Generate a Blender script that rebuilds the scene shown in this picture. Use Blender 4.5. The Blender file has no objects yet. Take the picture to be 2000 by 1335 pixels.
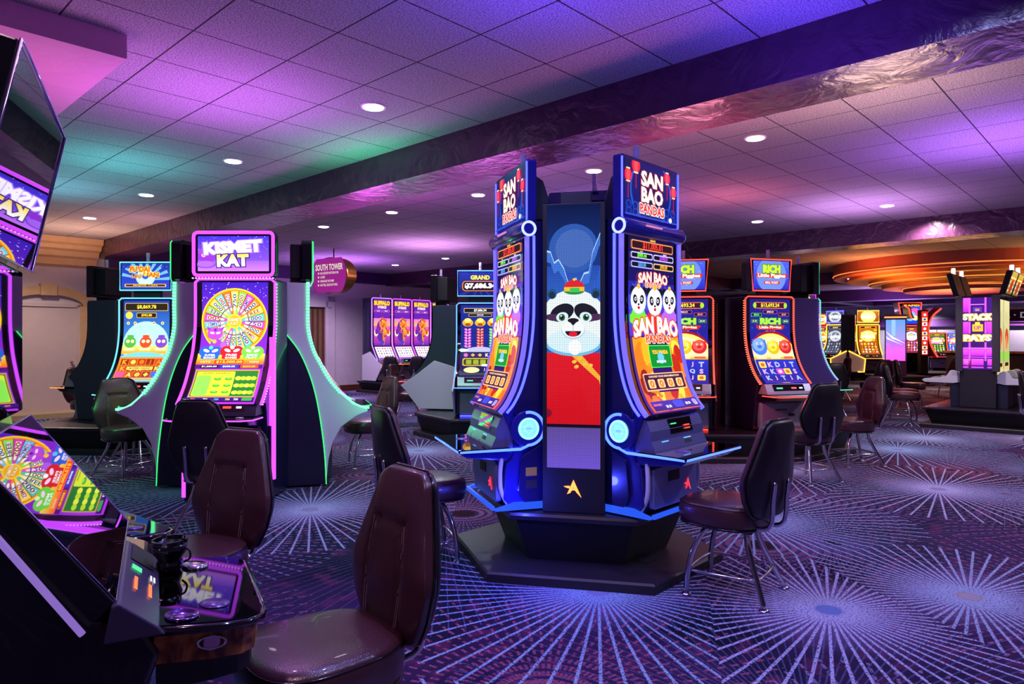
import bpy, bmesh, math, random
from mathutils import Vector, Matrix
random.seed(7)
C = bpy.context.scene.collection
PI = math.pi
R = math.radians

# ------------------------------------------------------------------ camera
FPX = 1345.0
CAMZ = 1.4
cam_data = bpy.data.cameras.new('camera')
cam_data.sensor_fit = 'HORIZONTAL'; cam_data.sensor_width = 36.0
cam_data.lens = 36.0 * FPX / 2000.0
cam_data.shift_y = -(662.4 - 667.5) / 2000.0 * -1.0
cam_data.clip_start = 0.02; cam_data.clip_end = 200
cam = bpy.data.objects.new('camera', cam_data); C.objects.link(cam)
cam.location = (0, 0, CAMZ); cam.rotation_euler = (R(90), 0, 0)
bpy.context.scene.camera = cam

# ------------------------------------------------------------------ world
world = bpy.data.worlds.new('world'); bpy.context.scene.world = world
world.use_nodes = True
bg = world.node_tree.nodes['Background']
bg.inputs[0].default_value = (0.30, 0.20, 0.42, 1); bg.inputs[1].default_value = 0.30

sc = bpy.context.scene
sc.view_settings.view_transform = 'Standard'; sc.view_settings.look = 'None'
sc.view_settings.exposure = 0.0; sc.view_settings.gamma = 1.0
sc.view_settings.use_curve_mapping = False

# room axes: B runs into the right distance, A into the left distance
BX = Vector((.686, .728, 0)); AX = Vector((-.728, .686, 0))
def room(b, a, z=0): return BX * b + AX * a + Vector((0, 0, z))
ROOM_YAW = math.atan2(.728, .686)
def px(u, d, z=0): return Vector(((u - 1000) / FPX * d, d, z))

# added lamps around machines, beams and coves, standing in for their coloured glow
def lamp(name, loc, color, power, size=.25, typ='POINT', rot=None, spot=None, blend=.6):
    l = bpy.data.lights.new(name, typ); l.energy = power; l.color = color
    if typ == 'AREA': l.shape = 'DISK'; l.size = size
    else: l.shadow_soft_size = size
    if typ == 'SPOT': l.spot_size = R(spot or 120); l.spot_blend = blend
    o = bpy.data.objects.new(name, l); C.objects.link(o); o.location = loc
    if rot: o.rotation_euler = rot
    return o
UP = (R(180), 0, 0)
for nm, loc, col, pw, sz in [
    ('purple_glow_fill', (-2.2, 5.3, 2.45), (.70, .14, 1), 34, 1.3),
    ('green_glow_fill', (-1.3, 6.9, 2.5), (.05, 1, .40), 17, .9),
    ('green_glow_fill', (-4.1, 7.2, 2.5), (.10, .75, .7), 18, .9),
    ('cyan_glow_fill', (-5.6, 8.3, 2.45), (.2, .7, .8), 22, 1.1),
    ('amber_glow_fill', (-7.2, 11.5, 2.4), (1, .55, .35), 34, 1.3),
    ('blue_glow_fill', (.2, 3.5, 2.62), (.13, .05, 1), 18, .9),
    ('blue_glow_fill', (1.6, 3.6, 2.64), (.13, .05, 1), 20, .9),
    ('violet_glow_fill', (-.6, 2.1, 2.45), (.62, .25, .85), 18, 1.0),
    ('magenta_glow_fill', (-.3, 6.9, 2.4), (.85, .15, .9), 26, 1.0),
    ('violet_glow_fill', (1.2, 9.6, 2.3), (.5, .2, 1), 34, 1.0),
    ('violet_glow_fill', (4.6, 6.3, 2.5), (.45, .16, 1), 55, 1.5),
    ('pink_glow_fill', (4.8, 9.5, 2.5), (.75, .35, .9), 45, 1.5),
    ('red_glow_fill', (2.8, 8.9, 2.5), (1, .2, .3), 14, .8),
    ('pink_glow_fill', (-1.6, 13.5, 2.5), (.8, .35, .85), 60, 1.5),
    ('violet_glow_fill', (-4.0, 16.0, 2.4), (.6, .2, 1), 70, 1.4),
    ('orange_glow_fill', (8.2, 15.6, 2.3), (1, .3, .08), 60, 1.0),
    ('orange_glow_fill', (11.5, 13.2, 2.3), (1, .42, .1), 90, 1.2),
    ('orange_glow_fill', (11.0, 17.0, 1.9), (1, .42, .1), 110, 1.6),
    ('orange_glow_fill', (12.0, 20.5, 2.3), (1, .35, .1), 90, 1.2),
    ('violet_glow_fill', (14, 25, 2.3), (.7, .4, .9), 150, 2.0),
    ('pink_glow_fill', (-3.1, 4.3, 2.2), (1, .32, .75), 9, .8),
    ('magenta_glow_fill', (-1.75, 8.3, 2.35), (.95, .1, .9), 26, .5),
    ('rose_glow_fill', (1.35, 5.3, 2.45), (1, .25, .4), 24, .5),
    ('amber_glow_fill', (2.7, 5.0, 2.3), (1, .6, .5), 24, .6),
    ('rose_glow_fill', (-5.6, 10.6, 2.3), (1, .45, .5), 14, .6),
]:
    lamp(nm, loc, col, pw * .85, sz, 'AREA', UP)
# added coloured fill spots under the ceiling, pointing down, with no fixtures
for nm, loc, col, pw in [
    ('purple_spot_fill', (-1.6, 4.2, 3.2), (.72, .35, 1), 60),
    ('purple_spot_fill', (-.2, 5.6, 2.9), (.72, .35, 1), 40),
    ('blue_spot_fill', (-.3, 3.0, 3.2), (.35, .35, 1), 110),
    ('blue_spot_fill', (1.9, 3.0, 3.2), (.40, .42, 1), 130),
    ('blue_spot_fill', (.6, 1.7, 3.2), (.5, .45, 1), 130),
    ('rose_spot_fill', (-1.0, 1.0, 3.2), (1, .6, .8), 90),
    ('lilac_spot_fill', (3.2, 2.9, 3.2), (.75, .65, 1), 130),
    ('lilac_spot_fill', (4.6, 5.2, 3.2), (.85, .75, 1), 170),
    ('lilac_spot_fill', (6.4, 7.6, 3.2), (.85, .8, 1), 200),
    ('warm_spot_fill', (6.2, 10.2, 3.2), (1, .8, .8), 200),
    ('warm_spot_fill', (9.4, 10.6, 3.2), (1, .75, .75), 200),
    ('lilac_spot_fill', (-1.0, 9.4, 3.2), (.8, .75, 1), 130),
    ('lilac_spot_fill', (-2.6, 13.2, 3.2), (.9, .7, 1), 260),
    ('lilac_spot_fill', (-4.4, 16.2, 3.2), (.9, .7, 1), 330),
    ('warm_spot_fill', (-7.6, 10.8, 3.2), (1, .8, .68), 220),
    ('green_spot_fill', (-4.6, 6.9, 3.2), (.4, 1, .7), 70),
    ('green_spot_fill', (-.9, 7.4, 2.9), (.4, 1, .7), 60),
    ('warm_spot_fill', (11, 19.0, 2.5), (1, .55, .3), 260),
    ('lilac_spot_fill', (8.0, 20.0, 3.2), (.9, .75, 1), 300),
    ('lilac_spot_fill', (15, 27, 2.8), (.9, .75, .95), 700),
    ('lilac_spot_fill', (14.5, 33.5, 2.9), (.95, .85, .95), 1500),
    ('lilac_spot_fill', (18.5, 32, 2.9), (.95, .85, .95), 1500),
    ('lilac_spot_fill', (22, 29, 2.9), (.95, .8, .95), 1200),
]:
    lamp(nm, loc, col, pw, .05, 'SPOT', (0, 0, 0), 150, .6)
for nm, loc, col, pw in [  # added point lamps beside the machines, strengthening their coloured spill
    ('green_wash_fill', (-1.2, 6.55, .95), (.03, 1, .2), 9),
    ('green_wash_fill', (-4.1, 6.55, .95), (.03, 1, .2), 9),
    ('blue_wash_fill', (.0, 3.9, .45), (.04, .05, 1), 10),
    ('blue_wash_fill', (1.0, 3.9, .45), (.04, .05, 1), 10),
    ('red_wash_fill', (2.7, 7.5, .9), (1, .05, .06), 9),
]:
    lamp(nm, loc, col, pw, .03)

# ------------------------------------------------------------------ materials
def s2l(c):
    return tuple((x / 12.92 if x <= .04045 else ((x + .055) / 1.055) ** 2.4) for x in c[:3])
def H(h): return tuple(int(h[i:i + 2], 16) / 255 for i in (0, 2, 4))
MATS = {}
def mat(name, col, rough=.5, metal=0, spec=.5, emit=None, es=0, coat=0, bump=0, bscale=60, srgb=True):
    if name in MATS: return MATS[name]
    m = bpy.data.materials.new(name); m.use_nodes = True
    nt = m.node_tree; p = nt.nodes['Principled BSDF']
    c = s2l(H(col) if isinstance(col, str) else col) if srgb else col
    p.inputs['Base Color'].default_value = (*c, 1)
    p.inputs['Roughness'].default_value = rough; p.inputs['Metallic'].default_value = metal
    p.inputs['Specular IOR Level'].default_value = spec
    p.inputs['Coat Weight'].default_value = coat
    if emit:
        e = H(emit) if isinstance(emit, str) else emit
        p.inputs['Emission Color'].default_value = (*(s2l(e) if isinstance(emit, str) else e), 1)
        p.inputs['Emission Strength'].default_value = es
    tc = nt.nodes.new('ShaderNodeTexCoord'); n = nt.nodes.new('ShaderNodeTexNoise')
    n.inputs['Scale'].default_value = bscale if bump else 6; nt.links.new(tc.outputs['Object'], n.inputs['Vector'])
    if bump:
        b = nt.nodes.new('ShaderNodeBump'); b.inputs['Strength'].default_value = bump; b.inputs['Distance'].default_value = .01
        nt.links.new(n.outputs['Fac'], b.inputs['Height']); nt.links.new(b.outputs['Normal'], p.inputs['Normal'])
    else:   # faint wear in the gloss
        mr = nt.nodes.new('ShaderNodeMapRange'); mr.inputs['To Min'].default_value = max(.01, rough * .9); mr.inputs['To Max'].default_value = min(1, rough * 1.1)
        nt.links.new(n.outputs['Fac'], mr.inputs['Value']); nt.links.new(mr.outputs[0], p.inputs['Roughness'])
    MATS[name] = m
    return m
def neon(name, rgb, k=1.0):     # rgb linear, may exceed 1
    return mat(name, (0.02, 0.02, 0.02), .4, emit=rgb, es=k)

M_BLACK = mat('black_gloss', '0b0a10', .22, coat=.3)
M_BLACKM = mat('black_matt', '0e0c12', .55)
M_NAVY = mat('navy_gloss', '17143a', .22, coat=.4)
M_NAVYM = mat('navy_satin', '15122e', .38)
M_GREY = mat('grey_shell', 'cdc9da', .38)
M_SILV = mat('silver_paint', '9a98a8', .3, metal=.35)
M_DGREY = mat('dark_grey_shell', '34343f', .4)
M_CHROME = mat('chrome', 'd8d4dc', .12, metal=1)
M_GOLD = mat('brushed_gold', 'b58a3c', .3, metal=1)
M_GLASS = mat('dark_glass', '04040a', .03, coat=1.0, spec=.9)
M_DECK = mat('deck_glass', '2c2a38', .03, metal=1, spec=1)
M_MIRROR = mat('mirror_black_glass', '8c8898', .015, metal=1)
M_WOOD = None
M_LEATHER = mat('brown_leather', '42242c', .28, bump=.12, bscale=220, coat=.15)
M_LEATHERB = mat('black_vinyl', '150e15', .4, bump=.06, bscale=220)
M_THREAD = mat('thread', 'a08088', .7)
M_PIPE = mat('piping', '0d090c', .2, coat=.4)
M_WHITEP = mat('white_tube', 'cfc6e6', .35)
M_BASE = mat('stand_laminate', '1c1420', .35, coat=.2)
M_BASE2 = mat('stand_plinth', '221c26', .5)

N_BLUE = neon('neon_blue', (.22, .27, 6.0))
N_BLUES = neon('neon_blue_soft', (.02, .10, .9))
N_SKY = neon('neon_sky', (.22, .72, 2.4))
N_CYAN = neon('neon_cyan', (.22, 1.2, 1.8))
N_PURP = neon('neon_purple', (1.2, .12, 2.2))
N_PURPB = neon('neon_purple_bead', (2.0, .7, 2.6))
N_GREEN = neon('neon_green', (.06, 1.6, .32))
N_GREENB = neon('neon_green_bead', (.35, 2.6, .9))
N_RED = neon('neon_red', (2.6, .13, .08))
N_REDB = neon('neon_red_bead', (3.0, .45, .18))
N_YEL = neon('neon_yellow', (2.4, 1.0, .12))
N_MAG = neon('neon_magenta', (1.8, .08, 2.2))
N_VIO = neon('neon_violet', (.9, .35, 2.2))
N_ORG = neon('neon_orange', (3.0, .5, .1))
N_WHITE = neon('lamp_white', (14, 12.5, 14))
N_TEALW = neon('speaker_glow', (.25, .75, .95))
N_GREENL = neon('meter_green', (.1, 1.0, .4))
N_WHT = neon('button_white', (1.0, .95, 1.1))

def wood_mat():
    m = bpy.data.materials.new('burl_wood'); m.use_nodes = True; nt = m.node_tree; p = nt.nodes['Principled BSDF']
    tc = nt.nodes.new('ShaderNodeTexCoord'); n = nt.nodes.new('ShaderNodeTexNoise'); n.inputs['Scale'].default_value = 9; n.inputs['Distortion'].default_value = 2.5
    r = nt.nodes.new('ShaderNodeValToRGB'); r.color_ramp.elements[0].color = (*s2l(H('5a2408')), 1); r.color_ramp.elements[1].color = (*s2l(H('c87a34')), 1)
    r.color_ramp.elements[0].position = .35; r.color_ramp.elements[1].position = .65
    nt.links.new(tc.outputs['Object'], n.inputs['Vector']); nt.links.new(n.outputs['Fac'], r.inputs[0]); nt.links.new(r.outputs[0], p.inputs['Base Color'])
    p.inputs['Roughness'].default_value = .25
    return m
M_WOOD = wood_mat()

def screen_mat(name, k, pixel=0):
    m = bpy.data.materials.new(name); m.use_nodes = True; nt = m.node_tree; p = nt.nodes['Principled BSDF']
    p.inputs['Base Color'].default_value = (.01, .01, .012, 1); p.inputs['Roughness'].default_value = .06
    a = nt.nodes.new('ShaderNodeVertexColor'); a.layer_name = 'Col'
    out = a.outputs[0]
    if pixel:   # LED matrix: dark gaps between rows and columns of diodes
        tc = nt.nodes.new('ShaderNodeTexCoord'); sx = nt.nodes.new('ShaderNodeSeparateXYZ'); nt.links.new(tc.outputs['Object'], sx.inputs[0])
        prev = None
        for ax in ('X', 'Z'):
            mu = nt.nodes.new('ShaderNodeMath'); mu.operation = 'MULTIPLY'; mu.inputs[1].default_value = pixel
            fr = nt.nodes.new('ShaderNodeMath'); fr.operation = 'FRACT'
            gt = nt.nodes.new('ShaderNodeMath'); gt.operation = 'GREATER_THAN'; gt.inputs[1].default_value = .28
            nt.links.new(sx.outputs[ax], mu.inputs[0]); nt.links.new(mu.outputs[0], fr.inputs[0]); nt.links.new(fr.outputs[0], gt.inputs[0])
            if prev is None: prev = gt
            else:
                mm = nt.nodes.new('ShaderNodeMath'); mm.operation = 'MULTIPLY'; nt.links.new(prev.outputs[0], mm.inputs[0]); nt.links.new(gt.outputs[0], mm.inputs[1]); prev = mm
        mr = nt.nodes.new('ShaderNodeMapRange'); mr.inputs['To Min'].default_value = .6; mr.inputs['To Max'].default_value = 1.12
        nt.links.new(prev.outputs[0], mr.inputs['Value'])
        vm = nt.nodes.new('ShaderNodeVectorMath'); vm.operation = 'SCALE'; nt.links.new(out, vm.inputs[0]); nt.links.new(mr.outputs[0], vm.inputs['Scale'])
        out = vm.outputs[0]
    nt.links.new(out, p.inputs['Emission Color']); p.inputs['Emission Strength'].default_value = k
    return m
M_SCR = screen_mat('screen', 1.35)
M_SCRB = screen_mat('screen_bright', 1.75)
M_LEDWALL = screen_mat('led_wall', 1.25, 95)
M_PRINT = screen_mat('printed_sign', .35)

# ------------------------------------------------------------------ mesh helpers
class MB:
    def __init__(s): s.bm = bmesh.new(); s.mats = []; s.mi = 0
    def m(s, material):
        if material not in s.mats: s.mats.append(material)
        s.mi = s.mats.index(material); return s
    def _f(s, vs, smooth=False):
        try: f = s.bm.faces.new(vs)
        except ValueError: return None
        f.material_index = s.mi; f.smooth = smooth; return f
    def box(s, x0, x1, y0, y1, z0, z1):
        v = [s.bm.verts.new(p) for p in ((x0, y0, z0), (x1, y0, z0), (x1, y1, z0), (x0, y1, z0), (x0, y0, z1), (x1, y0, z1), (x1, y1, z1), (x0, y1, z1))]
        for q in ((3, 2, 1, 0), (4, 5, 6, 7), (0, 1, 5, 4), (1, 2, 6, 5), (2, 3, 7, 6), (3, 0, 4, 7)): s._f([v[i] for i in q])
        return s
    def prism(s, pts, h0, h1, plane='yz'):     # pts in the plane, extruded along the third axis
        def P(a, b, h): return {'yz': (h, a, b), 'xy': (a, b, h), 'xz': (a, h, b)}[plane]
        n = len(pts)
        a = [s.bm.verts.new(P(p[0], p[1], h0)) for p in pts]; b = [s.bm.verts.new(P(p[0], p[1], h1)) for p in pts]
        s._f(a); s._f(list(reversed(b)))
        for i in range(n): s._f([a[i], b[i], b[(i + 1) % n], a[(i + 1) % n]])
        return s
    def tube(s, path, r, seg=8, closed=False, rs=None, cap=True):
        path = [Vector(p) for p in path]; n = len(path); rings = []
        up = None
        for i, p in enumerate(path):
            if closed: t = path[(i + 1) % n] - path[i - 1]
            else: t = path[min(i + 1, n - 1)] - path[max(i - 1, 0)]
            if t.length < 1e-9: t = Vector((0, 0, 1))
            t.normalize()
            if up is None:
                up = Vector((0, 0, 1)) if abs(t.z) < .9 else Vector((1, 0, 0))
            a = up - t * up.dot(t)
            if a.length < 1e-6: a = t.orthogonal()
            a.normalize(); b = t.cross(a); up = a
            rr = rs[i] if rs else r
            rings.append([s.bm.verts.new(p + (a * math.cos(2 * PI * k / seg) + b * math.sin(2 * PI * k / seg)) * rr) for k in range(seg)])
        m = n if closed else n - 1
        for i in range(m):
            A, B = rings[i], rings[(i + 1) % n]
            for k in range(seg): s._f([A[k], A[(k + 1) % seg], B[(k + 1) % seg], B[k]], True)
        if not closed and cap: s._f(list(reversed(rings[0]))); s._f(rings[-1])
        return s
    def cyl(s, p0, p1, r, seg=20, r2=None):
        return s.tube([p0, p1], r, seg, rs=[r, r2 if r2 is not None else r])
    def lathe(s, prof, seg=24, c=(0, 0, 0)):    # prof (r, z) about z
        rings = [[s.bm.verts.new((c[0] + r * math.cos(2 * PI * k / seg), c[1] + r * math.sin(2 * PI * k / seg), c[2] + z)) for k in range(seg)] for r, z in prof]
        for A, B in zip(rings, rings[1:]):
            for k in range(seg): s._f([A[k], A[(k + 1) % seg], B[(k + 1) % seg], B[k]], True)
        s._f(list(reversed(rings[0]))); s._f(rings[-1]); return s
    def rings(s, rr, smooth=True, cap=True):
        V = [[s.bm.verts.new(p) for p in r] for r in rr]; n = len(V[0])
        for A, B in zip(V, V[1:]):
            for k in range(n): s._f([A[k], A[(k + 1) % n], B[(k + 1) % n], B[k]], smooth)
        if cap: s._f(list(reversed(V[0]))); s._f(V[-1])
        return s
    def obj(s, name, material=None, parent=None, bevel=0, label=None, seg=2):
        if material: s.mats = [material]; 
        bmesh.ops.recalc_face_normals(s.bm, faces=s.bm.faces)
        me = bpy.data.meshes.new(name); s.bm.to_mesh(me); s.bm.free()
        if material:
            for p in me.polygons: p.material_index = 0
        for m_ in s.mats: me.materials.append(m_)
        o = bpy.data.objects.new(name, me); C.objects.link(o)
        if parent: o.parent = parent
        if bevel:
            b = o.modifiers.new('bevel', 'BEVEL'); b.width = bevel; b.segments = seg; b.limit_method = 'ANGLE'; b.angle_limit = R(35)
        if label: o['label'] = label
        return o
def thing(name, label, cat, loc=(0, 0, 0), rz=0, group=None):
    o = bpy.data.objects.new(name, None); C.objects.link(o); o.location = loc; o.rotation_euler = (0, 0, rz)
    o.empty_display_size = .1
    o['label'] = label; o['category'] = cat
    if group: o['group'] = group
    return o
def tag(o, label, cat, group=None, kind=None):
    o['label'] = label; o['category'] = cat
    if group: o['group'] = group
    if kind: o['kind'] = kind
    return o
def struct(o): o['kind'] = 'structure'; return o
def dup(root, loc, rz, label=None, group=None):
    r = root.copy(); C.objects.link(r); r.location = loc; r.rotation_euler = (0, 0, rz)
    if label: r['label'] = label
    if group: r['group'] = group
    for ch in list(root.children):
        c = ch.copy(); C.objects.link(c); c.parent = r
        for g in ch.children:
            d = g.copy(); C.objects.link(d); d.parent = c
    return r
def smooth_path(pts, n=6):      # Catmull-Rom
    P = [Vector(p) for p in pts]; out = []
    P = [P[0] * 2 - P[1]] + P + [P[-1] * 2 - P[-2]]
    for i in range(1, len(P) - 2):
        for k in range(n):
            t = k / n; a, b, c, d = P[i - 1], P[i], P[i + 1], P[i + 2]
            out.append(.5 * ((2 * b) + (c - a) * t + (2 * a - 5 * b + 4 * c - d) * t * t + (3 * b - a - 3 * c + d) * t ** 3))
    out.append(P[-2]); return out
def rrect(x0, x1, y0, y1, r, n=5):
    out = []
    for cx, cy, a0 in ((x1 - r, y1 - r, 0), (x0 + r, y1 - r, 90), (x0 + r, y0 + r, 180), (x1 - r, y0 + r, 270)):
        for k in range(n + 1):
            a = R(a0 + 90 * k / n); out.append((cx + r * math.cos(a), cy + r * math.sin(a)))
    return out

# ------------------------------------------------------------------ screen pictures
_txt = {}
def text_mesh(t, off=0.0):
    k = (t, off)
    if k in _txt: return _txt[k]
    cu = bpy.data.curves.new('t', 'FONT'); cu.body = t; cu.size = 1; cu.resolution_u = 2; cu.offset = off; cu.fill_mode = 'FRONT' if False else cu.fill_mode
    cu.dimensions = '2D'
    o = bpy.data.objects.new('t', cu); C.objects.link(o)
    dg = bpy.context.evaluated_depsgraph_get(); dg.update()
    me = bpy.data.meshes.new_from_object(o.evaluated_get(dg))
    v = [(a.co.x, a.co.y) for a in me.vertices]; f = [tuple(p.vertices) for p in me.polygons]
    bpy.data.objects.remove(o); bpy.data.meshes.remove(me); bpy.data.curves.remove(cu)
    _txt[k] = (v, f); return _txt[k]
class Art:
    def __init__(s, asp): s.bm = bmesh.new(); s.cl = s.bm.loops.layers.float_color.new('Col'); s.asp = asp; s.L = 0
    def _c(s, c): 
        if isinstance(c, str): c = H(c)
        return (*s2l(c), 1)
    def poly(s, pts, c, bump=True, cols=None):
        if bump: s.L += 1
        vs = [s.bm.verts.new((p[0], p[1], s.L)) for p in pts]
        try: f = s.bm.faces.new(vs)
        except ValueError: return
        for i, l in enumerate(f.loops): l[s.cl] = s._c(cols[i] if cols else c)
        return s
    def rect(s, x0, y0, x1, y1, c, c2=None):
        cols = [c, c, c2, c2] if c2 else None
        return s.poly([(x0, y0), (x1, y0), (x1, y1), (x0, y1)], c, cols=cols)
    def ell(s, cx, cy, rx, c, ry=None, n=18, a0=0, a1=360, rot=0):
        ry = rx / s.asp if ry is None else ry
        pts = []
        for k in range(n):
            a = R(a0 + (a1 - a0) * k / (n if a1 - a0 >= 360 else n - 1)); x, y = rx * math.cos(a), ry * s.asp * math.sin(a)
            rr = R(rot); pts.append((cx + x * math.cos(rr) - y * math.sin(rr), cy + (x * math.sin(rr) + y * math.cos(rr)) / s.asp))
        return s.poly(pts, c)
    def rr(s, x0, y0, x1, y1, c, r=.02):
        r = min(r, (x1 - x0) / 2, (y1 - y0) * s.asp / 2)
        return s.poly([(x, y / s.asp) for x, y in rrect(x0, x1, y0 * s.asp, y1 * s.asp, r, 3)], c)
    def wedge(s, cx, cy, r0, r1, a0, a1, c, n=4):
        p = [(cx + r1 * math.cos(R(a0 + (a1 - a0) * k / n)), cy + r1 * math.sin(R(a0 + (a1 - a0) * k / n)) / s.asp) for k in range(n + 1)]
        if r0 > 0: p += [(cx + r0 * math.cos(R(a1 - (a1 - a0) * k / n)), cy + r0 * math.sin(R(a1 - (a1 - a0) * k / n)) / s.asp) for k in range(n + 1)]
        else: p.append((cx, cy))
        return s.poly(p, c, bump=False)
    def text(s, t, cx, cy, h, c, w=None, out=None, off=.025, ooff=.07, arch=0, rot=0, c2=None):
        """h cap height in picture-height units, w forces a width"""
        for o_, col in (((ooff, out), (off, c)) if out else ((off, c),)):
            v, f = text_mesh(t, o_); v0, _ = text_mesh(t, 0)
            if not v0: return s
            x0 = min(a[0] for a in v0); x1 = max(a[0] for a in v0); y0 = min(a[1] for a in v0); y1 = max(a[1] for a in v0)
            sy = h / (y1 - y0); sx = (w / (x1 - x0)) if w else sy * s.asp
            s.L += 1; vs = []
            ca, sa = math.cos(R(rot)), math.sin(R(rot))
            for x, y in v:
                X = (x - (x0 + x1) / 2) * sx; Y = (y - (y0 + y1) / 2) * sy
                if arch: Y += arch * (1 - (X / (.5 * (x1 - x0) * sx)) ** 2) - arch * .6
                Xr = X * ca - Y * s.asp * sa; Yr = X * sa / s.asp + Y * ca
                vs.append(s.bm.verts.new((cx + Xr, cy + Yr, s.L)))
            for q in f:
                try: fc = s.bm.faces.new([vs[i] for i in q])
                except ValueError: continue
                for l in fc.loops:
                    if c2 and col is c:
                        tt = max(0, min(1, (l.vert.co.y - (cy - h / 2)) / h)); a_, b_ = s._c(c2), s._c(col)
                        l[s.cl] = tuple(a_[i] + (b_[i] - a_[i]) * tt for i in range(3)) + (1,)
                    else: l[s.cl] = s._c(col)
        return s
    def build(s, name, fmap, material, parent, cuts=(), eps=.00016, label=None):
        geom = lambda: list(s.bm.verts) + list(s.bm.edges) + list(s.bm.faces)
        for co, no in (((0, 0, 0), (-1, 0, 0)), ((1, 0, 0), (1, 0, 0)), ((0, 0, 0), (0, -1, 0)), ((0, 1, 0), (0, 1, 0))):
            bmesh.ops.bisect_plane(s.bm, geom=geom(), plane_co=co, plane_no=no, dist=1e-7, clear_outer=True)
        for c in cuts: bmesh.ops.bisect_plane(s.bm, geom=geom(), plane_co=(0, c, 0), plane_no=(0, 1, 0), dist=1e-7)
        for v in s.bm.verts: v.co = Vector(fmap(v.co.x, v.co.y, v.co.z * eps))
        me = bpy.data.meshes.new(name); s.bm.to_mesh(me); s.bm.free(); me.materials.append(material)
        o = bpy.data.objects.new(name, me); C.objects.link(o); o.parent = parent
        if label: o['label'] = label
        return o
def flat_map(x0, x1, z0, z1, y, tilt=0):
    """plane facing -y; tilt>0 leans the top towards the viewer"""
    def fm(u, v, n):
        zz = z0 + (z1 - z0) * v; t = R(tilt); dz = (zz - z0)
        return (x0 + (x1 - x0) * u, y - n - dz * math.sin(t), z0 + dz * math.cos(t))
    return fm
def curve_map(x0, x1, prof, off=.003):
    """prof: list (y, z) from bottom to top; v by arc length"""
    P = [Vector((0, a, b)) for a, b in prof]; L = [0]
    for a, b in zip(P, P[1:]): L.append(L[-1] + (b - a).length)
    T = L[-1]
    def fm(u, v, n):
        q = max(0, min(1, v)) * T; i = 0
        while i < len(L) - 2 and L[i + 1] < q: i += 1
        t = (q - L[i]) / (L[i + 1] - L[i]); p = P[i].lerp(P[i + 1], t); d = (P[i + 1] - P[i]).normalized()
        nrm = Vector((0, -d.z, d.y))
        p = p + nrm * (n + off); return (x0 + (x1 - x0) * u, p.y, p.z)
    return fm, [l / T for l in L[1:-1]], T

# ------------------------------------------------------------------ pictures
W_ = 'ffffff'
def stars(a, n, x0, y0, x1, y1, cols=('ffffff', 'c0b0ff'), r=.006):
    for i in range(n):
        a.ell(random.uniform(x0, x1), random.uniform(y0, y1), random.uniform(.4, 1) * r, random.choice(cols), n=5)
    return a
def panda(a, cx, cy, r, suit):
    """generic round-faced panda bust"""
    a.ell(cx, cy - r * 1.25 / a.asp, r * .95, suit); a.ell(cx - r * .85, cy - r * 1.3 / a.asp, r * .35, suit); a.ell(cx + r * .85, cy - r * 1.3 / a.asp, r * .35, suit)
    a.ell(cx - r * .75, cy + r * .7 / a.asp, r * .32, '15131c'); a.ell(cx + r * .75, cy + r * .7 / a.asp, r * .32, '15131c')
    a.ell(cx, cy, r, 'a8c4e8', n=22); a.ell(cx, cy + r * .03 / a.asp, r * .95, 'f6f8ff', n=22)
    for s in (-1, 1):
        a.ell(cx + s * r * .42, cy + r * .08 / a.asp, r * .27, '17141f', ry=r * .34 / a.asp, rot=s * -20)
        a.ell(cx + s * r * .38, cy + r * .1 / a.asp, r * .14, 'ffffff'); a.ell(cx + s * r * .36, cy + r * .1 / a.asp, r * .08, '201a30')
    a.ell(cx, cy - r * .28 / a.asp, r * .13, '17141f', ry=r * .08 / a.asp)
    a.ell(cx, cy - r * .52 / a.asp, r * .16, 'c02030', ry=r * .12 / a.asp)
    a.ell(cx, cy + r * 1.02 / a.asp, r * .22, 'e0b030', ry=r * .2 / a.asp)
def meter(a, x0, y0, x1, y1, t, tc, rim, bg_='120e22', h=.6):
    a.rr(x0, y0, x1, y1, rim); e = .012
    a.rr(x0 + e, y0 + e / a.asp, x1 - e, y1 - e / a.asp, bg_)
    a.text(t, (x0 + x1) / 2, (y0 + y1) / 2, (y1 - y0) * h, tc, off=.03)
def symbols(a, x0, y0, x1, y1, nx, ny, cell, cols, letters='KQJA9', border=None):
    dx = (x1 - x0) / nx; dy = (y1 - y0) / ny
    for i in range(nx):
        for j in range(ny):
            c = random.choice(cell)
            a.rect(x0 + dx * (i + .04), y0 + dy * (j + .05), x0 + dx * (i + .96), y0 + dy * (j + .95), c)
            mx, my = x0 + dx * (i + .5), y0 + dy * (j + .5); k = random.random()
            if k < .55: a.text(random.choice(letters), mx, my, dy * .62, random.choice(cols), off=.04)
            elif k < .8: a.ell(mx, my, dx * .3, random.choice(cols), n=9); a.ell(mx, my, dx * .14, random.choice(cols), n=6)
            else: a.poly([(mx - dx * .3, my), (mx, my - dy * .35), (mx + dx * .3, my), (mx, my + dy * .35)], random.choice(cols))
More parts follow.
